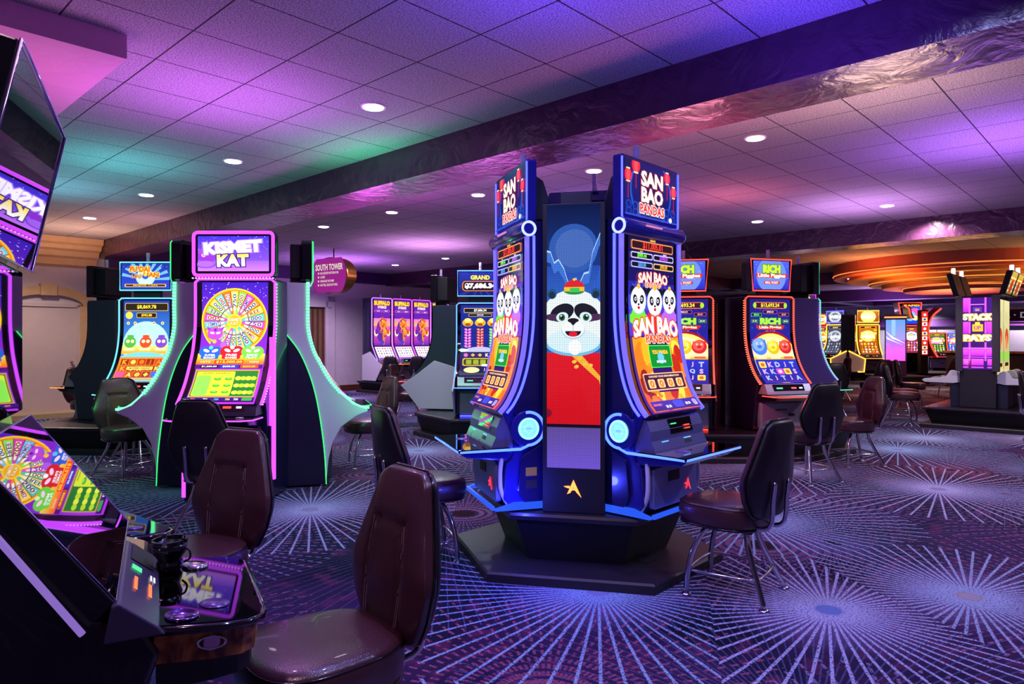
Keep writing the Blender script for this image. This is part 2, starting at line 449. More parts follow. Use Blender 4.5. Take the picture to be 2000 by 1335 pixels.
def art_panda_top():
    a = Art(.62); a.rect(0, 0, 1, 1, '0a1a70', '0c1048')
    a.ell(.5, .5, .40, '1c4bb8', n=30); a.ell(.5, .52, .37, '0b1560', n=30)
    for x in (.08, .2, .32, .68, .8, .92):
        for y in (.08, .2): a.ell(x, y, .05, '1a3fb0', n=12); a.ell(x, y, .035, '101c78', n=12)
    for x, y, r in ((.06, .72, .065), (.2, .93, .075), (.80, .86, .06), (.93, .62, .06)):
        a.rect(x - .006, y - .42, x + .006, y, 'c01830'); a.ell(x, y, r, 'ff2238', ry=r * 1.9); a.ell(x, y, r * .5, 'ff4a50', ry=r * 1.8)
        a.rect(x - r * .5, y - r * 2, x + r * .5, y - r * 1.6, 'ffe0a0'); a.rect(x - r * .5, y + r * 1.6, x + r * .5, y + r * 2, 'ffe0a0')
    a.text('SAN', .5, .73, .25, 'f4f6d8', w=.40, out='7a1030', off=.05, ooff=.11)
    a.text('BAO', .5, .43, .25, 'f4f6d8', w=.40, out='7a1030', off=.05, ooff=.11)
    a.text('PANDAS', .5, .17, .16, 'f02838', w=.46, out='ffe8d8', off=.03, ooff=.11)
    a.rect(0, 0, 1, .03, '3848c8')
    a.ell(.86, .06, .03, 'ffffff')
    return a
def art_panda_main(asp):
    a = Art(asp); a.rect(0, 0, 1, 1, '2a1a90', '0e0c40'); a.rect(0, .45, 1, .75, '3a30c8', '2420a0')
    stars(a, 30, 0, .45, 1, .8)
    meter(a, .05, .925, .95, .975, '$11,005.01', 'ff3a28', 'ff9a50', '301018', .78); a.text('GRAND', .5, .984, .011, 'ffd040', off=.03)
    meter(a, .04, .875, .49, .91, '$989.44', '70ff40', 'd0c0ff', h=.66); meter(a, .51, .875, .96, .91, '$398.01', 'c050ff', 'd0c0ff', h=.66)
    meter(a, .04, .825, .49, .86, '$50.00', '58a8ff', 'b0b0ff', h=.66); meter(a, .51, .825, .96, .86, '$90.00', 'ffb030', 'ffc060', h=.66)
    a.text('MAJOR', .25, .915, .008, 'ffe060'); a.text('MINOR', .76, .915, .008, 'ffe0ff')
    a.text('SAN BAO', .5, .775, .05, 'fff4e0', w=.62, out='e04828', off=.04, ooff=.1, arch=.014); a.text('PANDAS', .5, .735, .026, 'ff6030', w=.34, out='ffe0c0', ooff=.1)
    panda(a, .18, .645, .16, '70d830'); panda(a, .52, .64, .165, 'd82028'); panda(a, .84, .65, .15, 'b060e0')
    a.rect(0, 0, 1, .44, 'e05810', 'ff9a20')
    for i in range(46):
        x = random.random(); y = random.random() * .4; r = random.uniform(.03, .11)
        a.ell(x, y, r, random.choice(('ff5a10', 'ffb020', 'c02810', 'ffd848', '902018', 'ff7a18')), ry=r * random.uniform(.6, 1.4) / asp * 1.6, n=9, rot=random.uniform(-40, 40))
    a.rect(.30, .12, .72, .46, '3a1470', '1c1050')
    a.text('SAN BAO', .5, .50, .085, 'fffaf0', w=.94, out='e05028', off=.05, ooff=.12, arch=.03); a.text('PANDAS', .52, .432, .045, 'ff5028', w=.52, out='ffe0c8', off=.04, ooff=.11)
    a.rr(.28, .265, .76, .395, '50ff40', .02); a.rr(.295, .27, .745, .39, '0f8a30', .02); a.text('YOU PANDA', .52, .355, .02, 'ffe040', w=.34, out='ff7020'); a.ell(.52, .32, .07, '70c0ff'); a.text('BONUS', .52, .30, .014, W_, w=.2)
    a.rr(.06, .13, .94, .235, 'ffc090', .02); a.rr(.075, .137, .925, .228, '4a1838', .02); a.text('CHOOSE YOUR DENOMINATION', .5, .215, .010, 'ffe8c0', w=.66)
    for x in (.2, .4, .6, .8): a.rr(x - .07, .147, x + .07, .198, 'ffd090'); a.ell(x, .172, .045, 'e08030'); a.text('¢', x, .172, .02, 'fff0d0')
    a.rect(0, 0, 1, .065, '201870', '3a2aa0'); a.text('SAN BAO', .12, .04, .014, 'ff8070', w=.17); a.text('$0.38', .32, .022, .02, W_); a.rr(.45, .012, .66, .06, '3848d8'); a.text('$0.50', .76, .028, .02, W_); a.rr(.88, .012, .97, .055, 'c0a8e0', .02); a.text('?', .925, .034, .025, '402080')
    return a
def art_kismet_top():
    a = Art(.58); a.rect(0, 0, 1, 1, '8a50f0', '3a2cc8'); a.rect(0, .0, 1, .3, 'c070f0', '8a58f0')
    stars(a, 70, 0, .4, 1, 1, r=.005)
    for x, y, r in ((.1, .42, .09), (.17, .38, .08)): a.ell(x, y, r, '8a30c8')
    a.ell(.06, .55, .05, '9a3ad8'); a.ell(.3, .3, .018, '301880'); a.ell(.24, .52, .018, '301880'); a.ell(.09, .45, .03, 'ffd040')
    a.ell(.12, .18, .14, '7a40d0', ry=.10); a.ell(.12, .2, .12, 'a060e8', ry=.09)
    for k in range(3): a.text('KISMET', .50, .68, .30, ('8a60ff', 'c8a8ff', 'fffaff')[k], w=.80 - k * .01, off=(.13, .09, .05)[k], rot=4)
    a.text('KAT', .50, .30, .30, 'ffe040', w=.42, out='402078', off=.06, ooff=.13, rot=2, c2='ffffff')
    return a
def mask_(a, x, y, r, c, c2, t):
    a.ell(x - r * .5, y, r * .62, c, ry=r * .55 / a.asp); a.ell(x + r * .5, y, r * .62, c, ry=r * .55 / a.asp); a.rr(x - r * .85, y - r * .8 / a.asp, x + r * .85, y, c, .02)
    a.ell(x - r * .42, y + r * .1 / a.asp, r * .32, 'ffd8f0', ry=r * .16 / a.asp, rot=-20); a.ell(x + r * .42, y + r * .1 / a.asp, r * .32, 'ffd8f0', ry=r * .16 / a.asp, rot=20)
    a.ell(x, y + r * .42 / a.asp, r * .2, c2); a.text(t[0], x, y - r * .38 / a.asp, .016, W_, w=r * 1.0); a.text(t[1], x, y - r * .65 / a.asp, .016, W_, w=r * 1.1)
def art_kismet_main(asp):
    a = Art(asp); a.rect(0, 0, 1, 1, 'b030e0', '3a1cb0'); stars(a, 50, 0, .85, 1, 1, r=.008)
    cx, cy = .5, .70; r = .47
    a.ell(cx, cy, r + .03, 'ffd028', n=40); a.ell(cx, cy, r + .008, 'ff9010', n=40); a.ell(cx, cy, r - .012, '902010', n=40); a.L += 1
    cols = ('50c8b0', 'ffe040', 'ff8a30', 'd848c8', '88e048', 'ffe860', 'e0702a', '68d8e8', 'ffe040', '8ae050', 'd840c0', '60c0f0', 'ffb030', '90f060', 'ffe040', 'e858d0', '50d8a0', 'fff070')
    n = 22
    labs = ('1000', 'FREE', '500', 'GAMES', '2000', '750', 'BONUS', '1200')
    for k in range(n):
        a0 = 360 / n * k; a.wedge(cx, cy, .09, r - .016, a0 + .8, a0 + 360 / n - .8, cols[k % len(cols)])
    a.L += 1
    for k in range(n):
        a0 = 360 / n * k; a.wedge(cx, cy, .16, r - .05, a0 + 4, a0 + 360 / n - 4, ('f8fff0', 'fff8d0', 'ffe8d0', 'ffe0f8')[k % 4], 2)
    for k in range(n):
        an = 360 / n * (k + .5); rr = .31
        a.text(labs[k % 8], cx + rr * math.cos(R(an)), cy + rr * math.sin(R(an)) / asp, .026, ('503080', '904010', '205080')[k % 3], w=.20, rot=an)
    a.ell(cx, cy, .11, 'ffd830'); a.ell(cx, cy, .09, 'ffb020'); a.text('KISMET', cx, cy + .012, .022, 'fff8c0', w=.20, out='b06010'); a.text('KAT', cx, cy - .018, .020, 'fff8c0', w=.12, out='b06010')
    # purple cat, generic
    x, y = .22, .60
    a.ell(x + .03, y - .10, .10, '9a40d0', ry=.06); a.ell(x + .14, y - .09, .05, 'b060e8', ry=.03)
    a.poly([(x - .13, y + .06), (x - .10, y + .005), (x - .03, y + .03)], '9a38c8'); a.poly([(x + .13, y + .06), (x + .10, y + .005), (x + .03, y + .03)], '9a38c8')
    a.ell(x, y, .115, 'b848d8', ry=.05); a.ell(x - .045, y + .006, .035, 'ffc8f8', ry=.009, rot=-12); a.ell(x + .045, y + .006, .035, 'ffc8f8', ry=.009, rot=12); a.ell(x, y - .022, .014, 'ff4070'); a.ell(x, y + .03, .02, '5028a0')
    a.ell(x, y - .062, .03, 'ffc030')
    a.rect(0, .375, 1, .44, 'f0a020', 'ffd848')
    mask_(a, .18, .455, .155, '2860d0', '60c0ff', ('SUPER', 'BOOST')); mask_(a, .5, .457, .16, 'd82028', 'ffffff', ('FREE', 'GAMES')); mask_(a, .81, .455, .15, '70d840', 'e0ffb0', ('MINI', 'PLAY'))
    a.rect(0, .345, 1, .385, 'ff6018', 'ffa020'); a.rect(.27, .35, .70, .382, 'ff4010'); a.text('$12,000.00', .49, .366, .022, 'ffe040', w=.38); a.text('HITS', .14, .366, .016, 'ffd0a0', w=.14); a.text('WINS', .86, .366, .016, 'ffd0a0', w=.14)
    a.rect(0, .31, 1, .342, '501878'); a.rr(.08, .313, .34, .34, '181040'); a.text('$1,200.00', .21, .327, .014, W_, w=.22); a.rr(.37, .313, .64, .34, '2040c0'); a.text('$600.00', .50, .327, .014, W_, w=.18); a.rr(.67, .313, .94, .34, 'd05010'); a.text('$250.00', .80, .327, .014, 'ffe040', w=.18)
    a.rect(.03, .05, .97, .30, 'c8a030'); a.rect(.045, .06, .955, .29, '1a7828'); a.rr(.06, .065, .62, .285, 'd8e830', .02); a.rr(.07, .07, .28, .25, '88e850', .04); a.text('WHEEL AWARDS', .34, .27, .010, '605010', w=.4)
    for i in range(2):
        for j in range(3): a.ell(.38 + i * .16, .10 + j * .06, .055, '38b030', ry=.013); a.ell(.38 + i * .16, .105 + j * .06, .03, '80e050', ry=.007)
    for j in range(3):
        for i in range(4): a.ell(.68 + i * .075, .095 + j * .065, .045, ('e8f040', 'b8e028')[i % 2], ry=.018)
    a.rect(0, 0, 1, .045, '3a1478'); a.rect(0, 0, 1, .01, '180830')
    for x, c in ((.12, 'ff8040'), (.3, 'ffffff'), (.46, '60c0ff'), (.62, 'ffe060'), (.74, 'ffffff'), (.9, 'ff50c0')): a.text('750' if x != .9 else 'BET', x, .026, .016, c)
    a.rr(.82, .012, .97, .04, '40a040')
    return a
def pig(a, x, y, r, c, c2):
    a.poly([(x - r * .8, y + r * .9 / a.asp), (x - r * .5, y + r * .5 / a.asp), (x - r * .9, y + r * .3 / a.asp)], c); a.poly([(x + r * .8, y + r * .9 / a.asp), (x + r * .5, y + r * .5 / a.asp), (x + r * .9, y + r * .3 / a.asp)], c)
    a.ell(x, y, r, c, n=20); a.ell(x - r * .1, y + r * .2 / a.asp, r * .75, c2, n=16); a.ell(x, y - r * .02 / a.asp, r * .3, c, ry=r * .2 / a.asp); a.ell(x - r * .1, y, r * .05, '401828'); a.ell(x + r * .1, y, r * .05, '401828')
    a.ell(x - r * .3, y + r * .35 / a.asp, r * .12, W_); a.ell(x + r * .3, y + r * .35 / a.asp, r * .12, W_); a.ell(x - r * .3, y + r * .35 / a.asp, r * .06, '201020'); a.ell(x + r * .3, y + r * .35 / a.asp, r * .06, '201020')
def art_pig_top():
    a = Art(.66); a.rect(0, 0, 1, 1, '2828b8', '4a60e8'); a.ell(.5, .5, .42, '6a88f8', n=26); stars(a, 40, 0, 0, 1, 1, r=.008)
    a.text('RICH', .5, .72, .24, 'c8ff38', w=.46, out='208020', off=.08, ooff=.15); a.poly([(.1, .40), (.9, .40), (.96, .56), (.9, .55), (.1, .55), (.04, .56)], 'd02818')
    a.text('Little Piggies', .5, .47, .15, 'fff0d8', w=.76, off=.05); a.rr(.28, .18, .72, .30, 'c03828'); a.text('MEAL TICKET', .5, .24, .07, W_, w=.36)
    return a
def art_pig_main(asp, seed=0):
    random.seed(40 + seed)
    a = Art(asp); a.rect(0, 0, 1, 1, '2028b0', '201878'); stars(a, 30, 0, .6, 1, 1)
    meter(a, .12, .895, .88, .965, '$13,693.24', 'ffe838', 'ff8030', '40102a', .62); a.ell(.12, .93, .04, 'a0e030', ry=.03); a.ell(.88, .93, .04, 'a0e030', ry=.03)
    meter(a, .32, .835, .68, .88, '$962.21', 'ffd8a0', '8048c0', '280c38', .5); meter(a, .03, .805, .29, .845, '$52.56', '80ffa0', '40a060', h=.5); meter(a, .71, .81, .97, .85, '$2.50', 'ffa0a0', 'a04060', h=.5); meter(a, .03, .735, .2, .775, '$1.50', 'd0ffd0', '408050', h=.5); meter(a, .8, .735, .97, .775, '$5.00', 'd0ffd0', '408050', h=.5)
    a.text('RICH', .5, .755, .06, 'a8ff50', w=.48, out='208030', off=.07, ooff=.14); a.poly([(.2, .66), (.8, .66), (.86, .71), (.14, .71)], 'c02820'); a.text('Little Piggies', .5, .685, .036, 'fff0d8', w=.54, off=.04); a.text('MEAL TICKET', .5, .643, .012, W_, w=.22)
    a.ell(.5, .33, .62, 'a01028', ry=.32, n=30); a.ell(.5, .31, .62, 'ffe070', ry=.31, n=30); a.ell(.5, .30, .56, 'fff4b0', ry=.28, n=30)
    pig(a, .19, .47, .19, '4878e0', '80a8f8'); pig(a, .52, .46, .155, 'f0b818', 'ffdc48'); pig(a, .82, .465, .155, 'd02028', 'f05848')
    a.rect(0, .315, 1, .35, 'e8a818', 'ffd040'); a.rr(.06, .325, .3, .352, 'ffe8a0'); a.rr(.4, .325, .64, .352, 'ffe8a0'); a.rr(.72, .325, .95, .352, 'e06030')
    a.rect(0, 0, 1, .315, '1c1c88', '2830c0')
    L = ['KJTJA', 'KKTQS', 'KKDJT']
    for j in range(3):
        for i in range(5):
            x, y = .14 + i * .18, .07 + j * .09; c = L[j][i]
            if (i + j * 3 + seed * 2) % 7 == 6: a.rr(x - .08, y - .04, x + .08, y + .04, 'ffd848'); a.ell(x, y, .045, 'e06030')
            elif (i * 2 + j + seed) % 8 == 5: a.rr(x - .08, y - .04, x + .08, y + .04, 'ff50c8'); a.ell(x, y, .04, 'ffffff')
            else: a.text(c, x, y, .058, ('a8b8ff', 'd8a8f8')[(i + j) % 2], off=.05)
    a.rect(0, 0, 1, .02, '502090')
    return a
def art_fu_top():
    a = Art(.6); a.rect(0, 0, 1, 1, '3040c8', '2038a8'); a.L += 1
    for k in range(9): a.wedge(.5, .35, 0, .5, k * 20, k * 20 + 9, '70b8ff')
    a.ell(.5, .45, .2, 'c0e8ff'); a.text('FU DAI', .38, .78, .20, 'ff7020', w=.40, out='ffe040', off=.06, ooff=.14); a.text('LIAN', .62, .56, .17, 'ff7020', w=.3, out='ffe040', off=.06, ooff=.14); a.text('LIAN', .34, .50, .15, 'f0a020', w=.24, out='902010')
    a.ell(.5, .48, .06, '2858d0'); a.ell(.5, .55, .035, 'ffd040'); a.text('PEACOCK', .5, .28, .06, 'f0f8ff', w=.22)
    a.rr(.07, .07, .93, .19, 'ffd050'); a.rr(.09, .09, .91, .17, '402818'); a.text('MAJOR 1,234', .5, .13, .06, 'ffd050', w=.5)
    for x in (.06, .14, .86, .94): a.ell(x, .88, .04, '101850'); a.ell(x, .88, .03, '3848c8')
    return a
def art_fu_main(asp):
    random.seed(11); a = Art(asp); a.rect(0, 0, 1, 1, '58b8f0', '1838b0'); a.ell(.5, .5, .5, 'b8f0ff', n=26)
    meter(a, .03, .88, .97, .97, '$8,869.78', 'ffe040', 'e0b030', '2a2008', .5); meter(a, .28, .80, .72, .86, '$902.88', 'ffe040', 'e0b030', '2a2008', .5); a.ell(.12, .83, .08, 'ffd850')
    for x in (.1, .25, .66, .85): a.ell(x, .74, .035, 'ffe8a0'); a.ell(x, .74, .015, '806020')
    a.rect(0, .38, 1, .48, 'f0a828', 'ffe880')
    for x, c in ((.16, '58b840'), (.5, 'e05028'), (.84, '8048c8')):
        a.ell(x, .52, .13, c); a.ell(x - .05, .53, .04, 'fff0c0', ry=.02); a.ell(x + .05, .53, .04, 'fff0c0', ry=.02); a.rr(x - .12, .42, x + .12, .45, 'ffe8b0'); a.ell(x, .59, .08, c, ry=.015)
    a.ell(.5, .30, .56, '78d8ff', ry=.1, n=26); a.rect(0, 0, 1, .34, 'c86018', 'e89030')
    symbols(a, .04, .06, .96, .32, 5, 3, ('b83010', 'd04818', 'a02808'), ('ffb030', 'ff8020', 'ffe060'), 'AKJQ')
    a.rr(.22, .17, .78, .215, 'ffd860'); a.text('MYSTERY CHOICE', .5, .192, .02, '603010', w=.44); a.rr(.04, .065, .21, .145, 'f050a0'); a.rr(.79, .065, .96, .145, '4068e0')
    a.rect(0, 0, 1, .05, '60d8e0'); a.rect(.05, .012, .95, .04, 'f0a040')
    return a
def art_grand_top():
    a = Art(.66); a.rect(0, 0, 1, 1, '0c1460', '2030a8'); a.L += 1
    for k in range(12): a.wedge(.5, .45, 0, .7, k * 30, k * 30 + 10, '1c2c90')
    a.text('GRAND', .5, .76, .17, 'ffe850', w=.44, off=.05, out='a06010'); a.rr(.08, .16, .94, .60, 'ff8820', .08); a.rr(.10, .19, .92, .57, '180818', .07); a.text('$7,686.34', .51, .38, .22, 'fff8ff', w=.72, off=.07)
    return a
def art_grand_main(asp):
    random.seed(5); a = Art(asp); a.rect(0, 0, 1, 1, '101c78', '182890'); meter(a, .08, .90, .92, .96, '$7,686.34', W_, 'e8c040', '101030', .55); meter(a, .2, .85, .8, .89, '$919.28', 'd0e0ff', 'b0a040', h=.5)
    for x, c in ((.18, 'e060d0'), (.5, 'f05828'), (.82, '70d840')):
        a.ell(x, .77, .14, 'e8a830', ry=.05); a.ell(x, .80, .09, 'ffe070', ry=.03); a.ell(x, .745, .07, 'a04818', ry=.02)
        for j in range(7):
            for i in (-1, 1): a.ell(x + i * .045, .68 - j * .037, .05, c, ry=.016, n=8, rot=i * 30); a.ell(x + i * .04, .685 - j * .037, .02, 'fff0d0', ry=.006, n=6)
    a.ell(.5, .39, .4, 'b8b8ff', ry=.06); a.rect(0, 0, 1, .38, '101040', '202060')
    symbols(a, .05, .30, .95, .37, 5, 1, ('202058',), ('ffb050', 'e0e0ff', 'f070c0'), 'JKQ9'); a.rr(.06, .17, .94, .29, 'c8b040', .05); a.rr(.09, .185, .91, .275, '30340c', .05)
    for x in (.22, .4, .58, .76): a.rr(x - .07, .195, x + .07, .265, '98a828')
    a.ell(.3, .10, .2, 'f8e8a0', ry=.05); a.text('J', .62, .11, .05, 'd0d0ff'); a.text('Q', .82, .11, .05, 'f080c0'); a.rect(0, 0, 1, .05, '303038', '484858')
    return a
def art_buffalo(asp):
    random.seed(9); a = Art(asp); a.rect(0, 0, 1, 1, '8020b0', '5020a8'); a.rect(0, .25, 1, .62, '6018a0', 'f060c0'); a.rect(0, .58, 1, .70, 'ffb050', 'ff70c8')
    a.text('BUFFALO', .5, .94, .06, 'ffc838', w=.92, out='601018', off=.08, ooff=.15); a.text('STRIKE!', .5, .875, .035, 'ffd8f0', w=.5, off=.05, out='702090')
    meter(a, .05, .80, .5, .83, '$1,512', 'ffe0f0', 'f080e0', '601080', .55); meter(a, .55, .80, .95, .83, '$85.40', 'ffe0f0', 'f080e0', '601080', .55)
    # bison head, generic
    a.ell(.52, .56, .27, 'd05018', ry=.16); a.ell(.40, .50, .25, '6028a8', ry=.17); a.ell(.60, .54, .2, 'ff8a20', ry=.13); a.ell(.5, .62, .18, 'e05a20', ry=.09)
    for i in range(24): a.ell(random.uniform(.3, .75), random.uniform(.45, .68), random.uniform(.02, .06), random.choice(('ff9a30', 'c04018', '8030a0', 'ffb848', '5a20a0')), ry=random.uniform(.02, .05), n=7, rot=random.uniform(-50, 50))
    a.ell(.14, .47, .12, 'ffe0b0', ry=.055); a.ell(.17, .49, .10, '7020a8', ry=.045); a.ell(.88, .47, .11, 'ffe8a0', ry=.05); a.ell(.85, .49, .09, 'd05018', ry=.045)
    a.poly([(.30, .46), (.72, .48), (.62, .28), (.42, .27)], '5a2890'); a.poly([(.52, .48), (.72, .48), (.62, .28), (.54, .28)], 'e07a28'); a.ell(.66, .42, .04, '301030'); a.ell(.50, .32, .12, '4838b8', ry=.035)
    a.rect(0, .24, 1, .265, '401070'); a.rect(0, 0, 1, .24, 'e8e0f8', 'f8f0ff')
    symbols(a, .05, .05, .95, .23, 6, 4, ('f0e8ff', 'e8d8f8', 'fff0f8'), ('905030', '806020', 'a04060', '5050a0'), 'AKQ'); a.rect(0, 0, 1, .04, 'a050d0')
    return a
def art_generic(asp, seed, base, warm):
    random.seed(seed); a = Art(asp); a.rect(0, 0, 1, 1, base[0], base[1]); meter(a, .1, .90, .9, .97, '$%d,%03d.%02d' % (random.randint(1, 9), random.randint(0, 999), random.randint(0, 99)), 'ffe040', warm[0], '301010', .55)
    a.ell(.5, .66, .40, warm[1], ry=.18, n=24); a.ell(.5, .68, .26, warm[2], ry=.12, n=20)
    for i in range(22):
        a.ell(random.random(), random.uniform(.5, .85), random.uniform(.03, .10), random.choice(warm), ry=random.uniform(.01, .05), n=8)
    a.text('BONUS', .5, .64, .07, W_, w=.6, out=warm[0], off=.06, ooff=.12)
    symbols(a, .05, .06, .95, .45, 5, 4, base, warm + ('ffffff',))
    return a
def art_generic_top(seed, base, warm, t):
    random.seed(seed); a = Art(.66); a.rect(0, 0, 1, 1, base[0], base[1]); a.ell(.5, .5, .38, warm[1], n=22); a.ell(.5, .52, .25, warm[2], n=20)
    stars(a, 20, 0, 0, 1, 1, r=.015); a.text(t, .5, .5, .28, W_, w=.7, out=warm[0], off=.07, ooff=.15); return a

exec_parts = []
# ------------------------------------------------------------------ room materials
class NT:
    def __init__(s, name):
        s.m = bpy.data.materials.new(name); s.m.use_nodes = True; s.t = s.m.node_tree; s.p = s.t.nodes['Principled BSDF']
    def n(s, typ, **kw):
        nd = s.t.nodes.new(typ)
        for k, v in kw.items():
            if hasattr(nd, k): setattr(nd, k, v)
            else: nd.inputs[k].default_value = v
        return nd
    def l(s, a, b): s.t.links.new(a, b)
    def math(s, op, a, b=None, c=None):
        nd = s.t.nodes.new('ShaderNodeMath'); nd.operation = op
        for i, v in enumerate((a, b, c)):
            if v is None: continue
            if isinstance(v, (int, float)): nd.inputs[i].default_value = v
            else: s.l(v, nd.inputs[i])
        return nd.outputs[0]
    def mix(s, f, a, b):
        nd = s.t.nodes.new('ShaderNodeMix'); nd.data_type = 'RGBA'
        for i, v in ((0, f), (6, a), (7, b)):
            if isinstance(v, (int, float)): nd.inputs[i].default_value = v
            elif isinstance(v, str): nd.inputs[i].default_value = (*s2l(H(v)), 1)
            else: s.l(v, nd.inputs[i])
        return nd.outputs[2]
def carpet():
    N = NT('carpet'); p = N.p; p.inputs['Roughness'].default_value = .95; p.inputs['Specular IOR Level'].default_value = .1
    tc = N.n('ShaderNodeTexCoord'); P = tc.outputs['Object']
    fine = N.n('ShaderNodeTexNoise', Scale=95.0); N.l(P, fine.inputs['Vector']); fine.inputs['Detail'].default_value = 1
    big = N.n('ShaderNodeTexNoise', Scale=.9); N.l(P, big.inputs['Vector']); big.inputs['Detail'].default_value = 3
    mid = N.n('ShaderNodeTexNoise', Scale=7.0); N.l(P, mid.inputs['Vector']); mid.inputs['Detail'].default_value = 4
    def sm(v, a, b):
        mr = N.n('ShaderNodeMapRange'); mr.interpolation_type = 'SMOOTHSTEP'; N.l(v, mr.inputs['Value']); mr.inputs['From Min'].default_value = a; mr.inputs['From Max'].default_value = b; return mr.outputs[0]
    base = N.mix(sm(big.outputs['Fac'], .38, .60), '100f28', '35204a')
    base = N.mix(N.math('MULTIPLY', sm(mid.outputs['Fac'], .52, .66), .5), base, '6a2c58')
    def layer(off, scale, n, w, seedcol, dashed, rad):
        mp = N.n('ShaderNodeMapping'); mp.inputs['Location'].default_value = off; N.l(P, mp.inputs['Vector'])
        v = N.n('ShaderNodeTexVoronoi', voronoi_dimensions='2D', Scale=scale, Randomness=.75); N.l(mp.outputs[0], v.inputs['Vector'])
        d = N.n('ShaderNodeVectorMath', operation='SUBTRACT'); N.l(mp.outputs[0], d.inputs[0]); N.l(v.outputs['Position'], d.inputs[1])
        s = N.n('ShaderNodeSeparateXYZ'); N.l(d.outputs[0], s.inputs[0]); x, y = s.outputs[0], s.outputs[1]
        r = N.math('SQRT', N.math('ADD', N.math('MULTIPLY', x, x), N.math('MULTIPLY', y, y)))
        ang = N.math('ARCTAN2', y, x)
        fr = N.math('FRACT', N.math('MULTIPLY', N.math('ADD', ang, PI), n / (2 * PI)))
        dd = N.math('MULTIPLY', N.math('MULTIPLY', N.math('ABSOLUTE', N.math('SUBTRACT', fr, .5)), 2 * PI / n), r)
        m = N.math('SUBTRACT', 1.0, sm(dd, w * .6, w * 1.1))
        cs = N.n('ShaderNodeSeparateColor'); N.l(v.outputs['Color'], cs.inputs[0])
        rmax = N.math('ADD', N.math('MULTIPLY', cs.outputs[0], rad * .4), rad * .7)
        m = N.math('MULTIPLY', m, N.math('LESS_THAN', r, rmax)); m = N.math('MULTIPLY', m, N.math('GREATER_THAN', r, .06))
        if dashed:
            dsh = N.math('GREATER_THAN', N.math('SINE', N.math('MULTIPLY', r, 95.0)), -.35); m = N.math('MULTIPLY', m, dsh)
        m = N.math('MULTIPLY', m, sm(fine.outputs['Fac'], .30, .52))
        return m, r, cs, rmax
    # dark translucent discs between the bursts
    m3, r3, c3, x3 = layer((3.3, 1.7, 0), .42, 120, .0045, 0, False, 1.5)
    base = N.mix(N.math('MULTIPLY', m3, .55), base, N.mix(c3.outputs[1], '4a6a9a', '7a5aa8'))
    m2, r2, c2, x2 = layer((.6, 4.4, 0), .50, 72, .0085, 0, True, 1.25)
    base = N.mix(N.math('MULTIPLY', m2, .85), base, N.mix(c2.outputs[1], 'a04868', '7890c8'))
    hal = N.math('MULTIPLY', N.math('SUBTRACT', 1.0, sm(r2, .09, .12)), sm(c2.outputs[2], .4, .5)); base = N.mix(hal, base, '2a1020')
    m1, r1, c1, x1 = layer((0, 0, 0), .47, 64, .0088, 0, False, 1.3)
    ring = N.math('MULTIPLY', N.math('SUBTRACT', 1.0, sm(r1, .25, .6)), .35); base = N.mix(ring, base, N.mix(c1.outputs[2], '5070b0', '9a78b8'))
    col = N.mix(N.math('MULTIPLY', m1, .92), base, N.mix(c1.outputs[1], '8fb4dc', 'b9b4e0'))
    hub = N.math('SUBTRACT', 1.0, sm(r1, .04, .09)); col = N.mix(hub, col, N.mix(c1.outputs[0], 'b0a0a8', '6a7fc0'))
    sp = N.n('ShaderNodeTexNoise', Scale=260.0); N.l(P, sp.inputs['Vector'])
    col = N.mix(N.math('MULTIPLY', sm(sp.outputs['Fac'], .45, .7), .35), col, '08060f')
    N.l(col, p.inputs['Base Color'])
    b = N.n('ShaderNodeBump', Strength=.35, Distance=.01); N.l(fine.outputs['Fac'], b.inputs['Height']); N.l(b.outputs[0], p.inputs['Normal'])
    return N.m
def tiles():
    N = NT('ceiling_tile'); p = N.p; p.inputs['Roughness'].default_value = .9
    tc = N.n('ShaderNodeTexCoord'); P = tc.outputs['Object']; s = N.n('ShaderNodeSeparateXYZ'); N.l(P, s.inputs[0])
    ms = []
    for o, off in ((s.outputs[0], 1.70), (s.outputs[1], 4.235)):
        fr = N.math('FRACT', N.math('ADD', N.math('MULTIPLY', N.math('SUBTRACT', o, off), 1 / .61), 100.5))
        ms.append(N.math('LESS_THAN', N.math('ABSOLUTE', N.math('SUBTRACT', fr, .5)), .0085))
    line = N.math('MAXIMUM', ms[0], ms[1])
    n1 = N.n('ShaderNodeTexNoise', Scale=110.0); N.l(P, n1.inputs['Vector'])
    mr = N.n('ShaderNodeMapRange'); N.l(n1.outputs['Fac'], mr.inputs['Value']); mr.inputs['From Min'].default_value = .35; mr.inputs['From Max'].default_value = .6
    col = N.mix(mr.outputs[0], '605a64', 'aca6b0'); col = N.mix(line, col, '120c18')
    N.l(col, p.inputs['Base Color'])
    b = N.n('ShaderNodeBump', Strength=.5, Distance=.01); N.l(n1.outputs['Fac'], b.inputs['Height']); N.l(b.outputs[0], p.inputs['Normal'])
    return N.m
def plaster(name, c1, c2, rough, strength, scale=3.0):
    N = NT(name); p = N.p; p.inputs['Roughness'].default_value = rough
    tc = N.n('ShaderNodeTexCoord'); P = tc.outputs['Object']
    n1 = N.n('ShaderNodeTexNoise', Scale=scale, Detail=6.0, Distortion=1.6); N.l(P, n1.inputs['Vector'])
    N.l(N.mix(n1.outputs['Fac'], c1, c2), p.inputs['Base Color'])
    b = N.n('ShaderNodeBump', Strength=strength, Distance=.03); N.l(n1.outputs['Fac'], b.inputs['Height']); N.l(b.outputs[0], p.inputs['Normal'])
    return N.m
M_CARPET = carpet(); M_TILE = tiles()
M_BEAM = plaster('troweled_beam', '2c1030', '54304c', .27, .8, 4)
M_WALL = plaster('wall_paint', 'c2b4c2', 'd6cad4', .7, .15)
M_PINK = plaster('soffit_plaster', 'c07aa8', 'cf90b8', .6, .3)
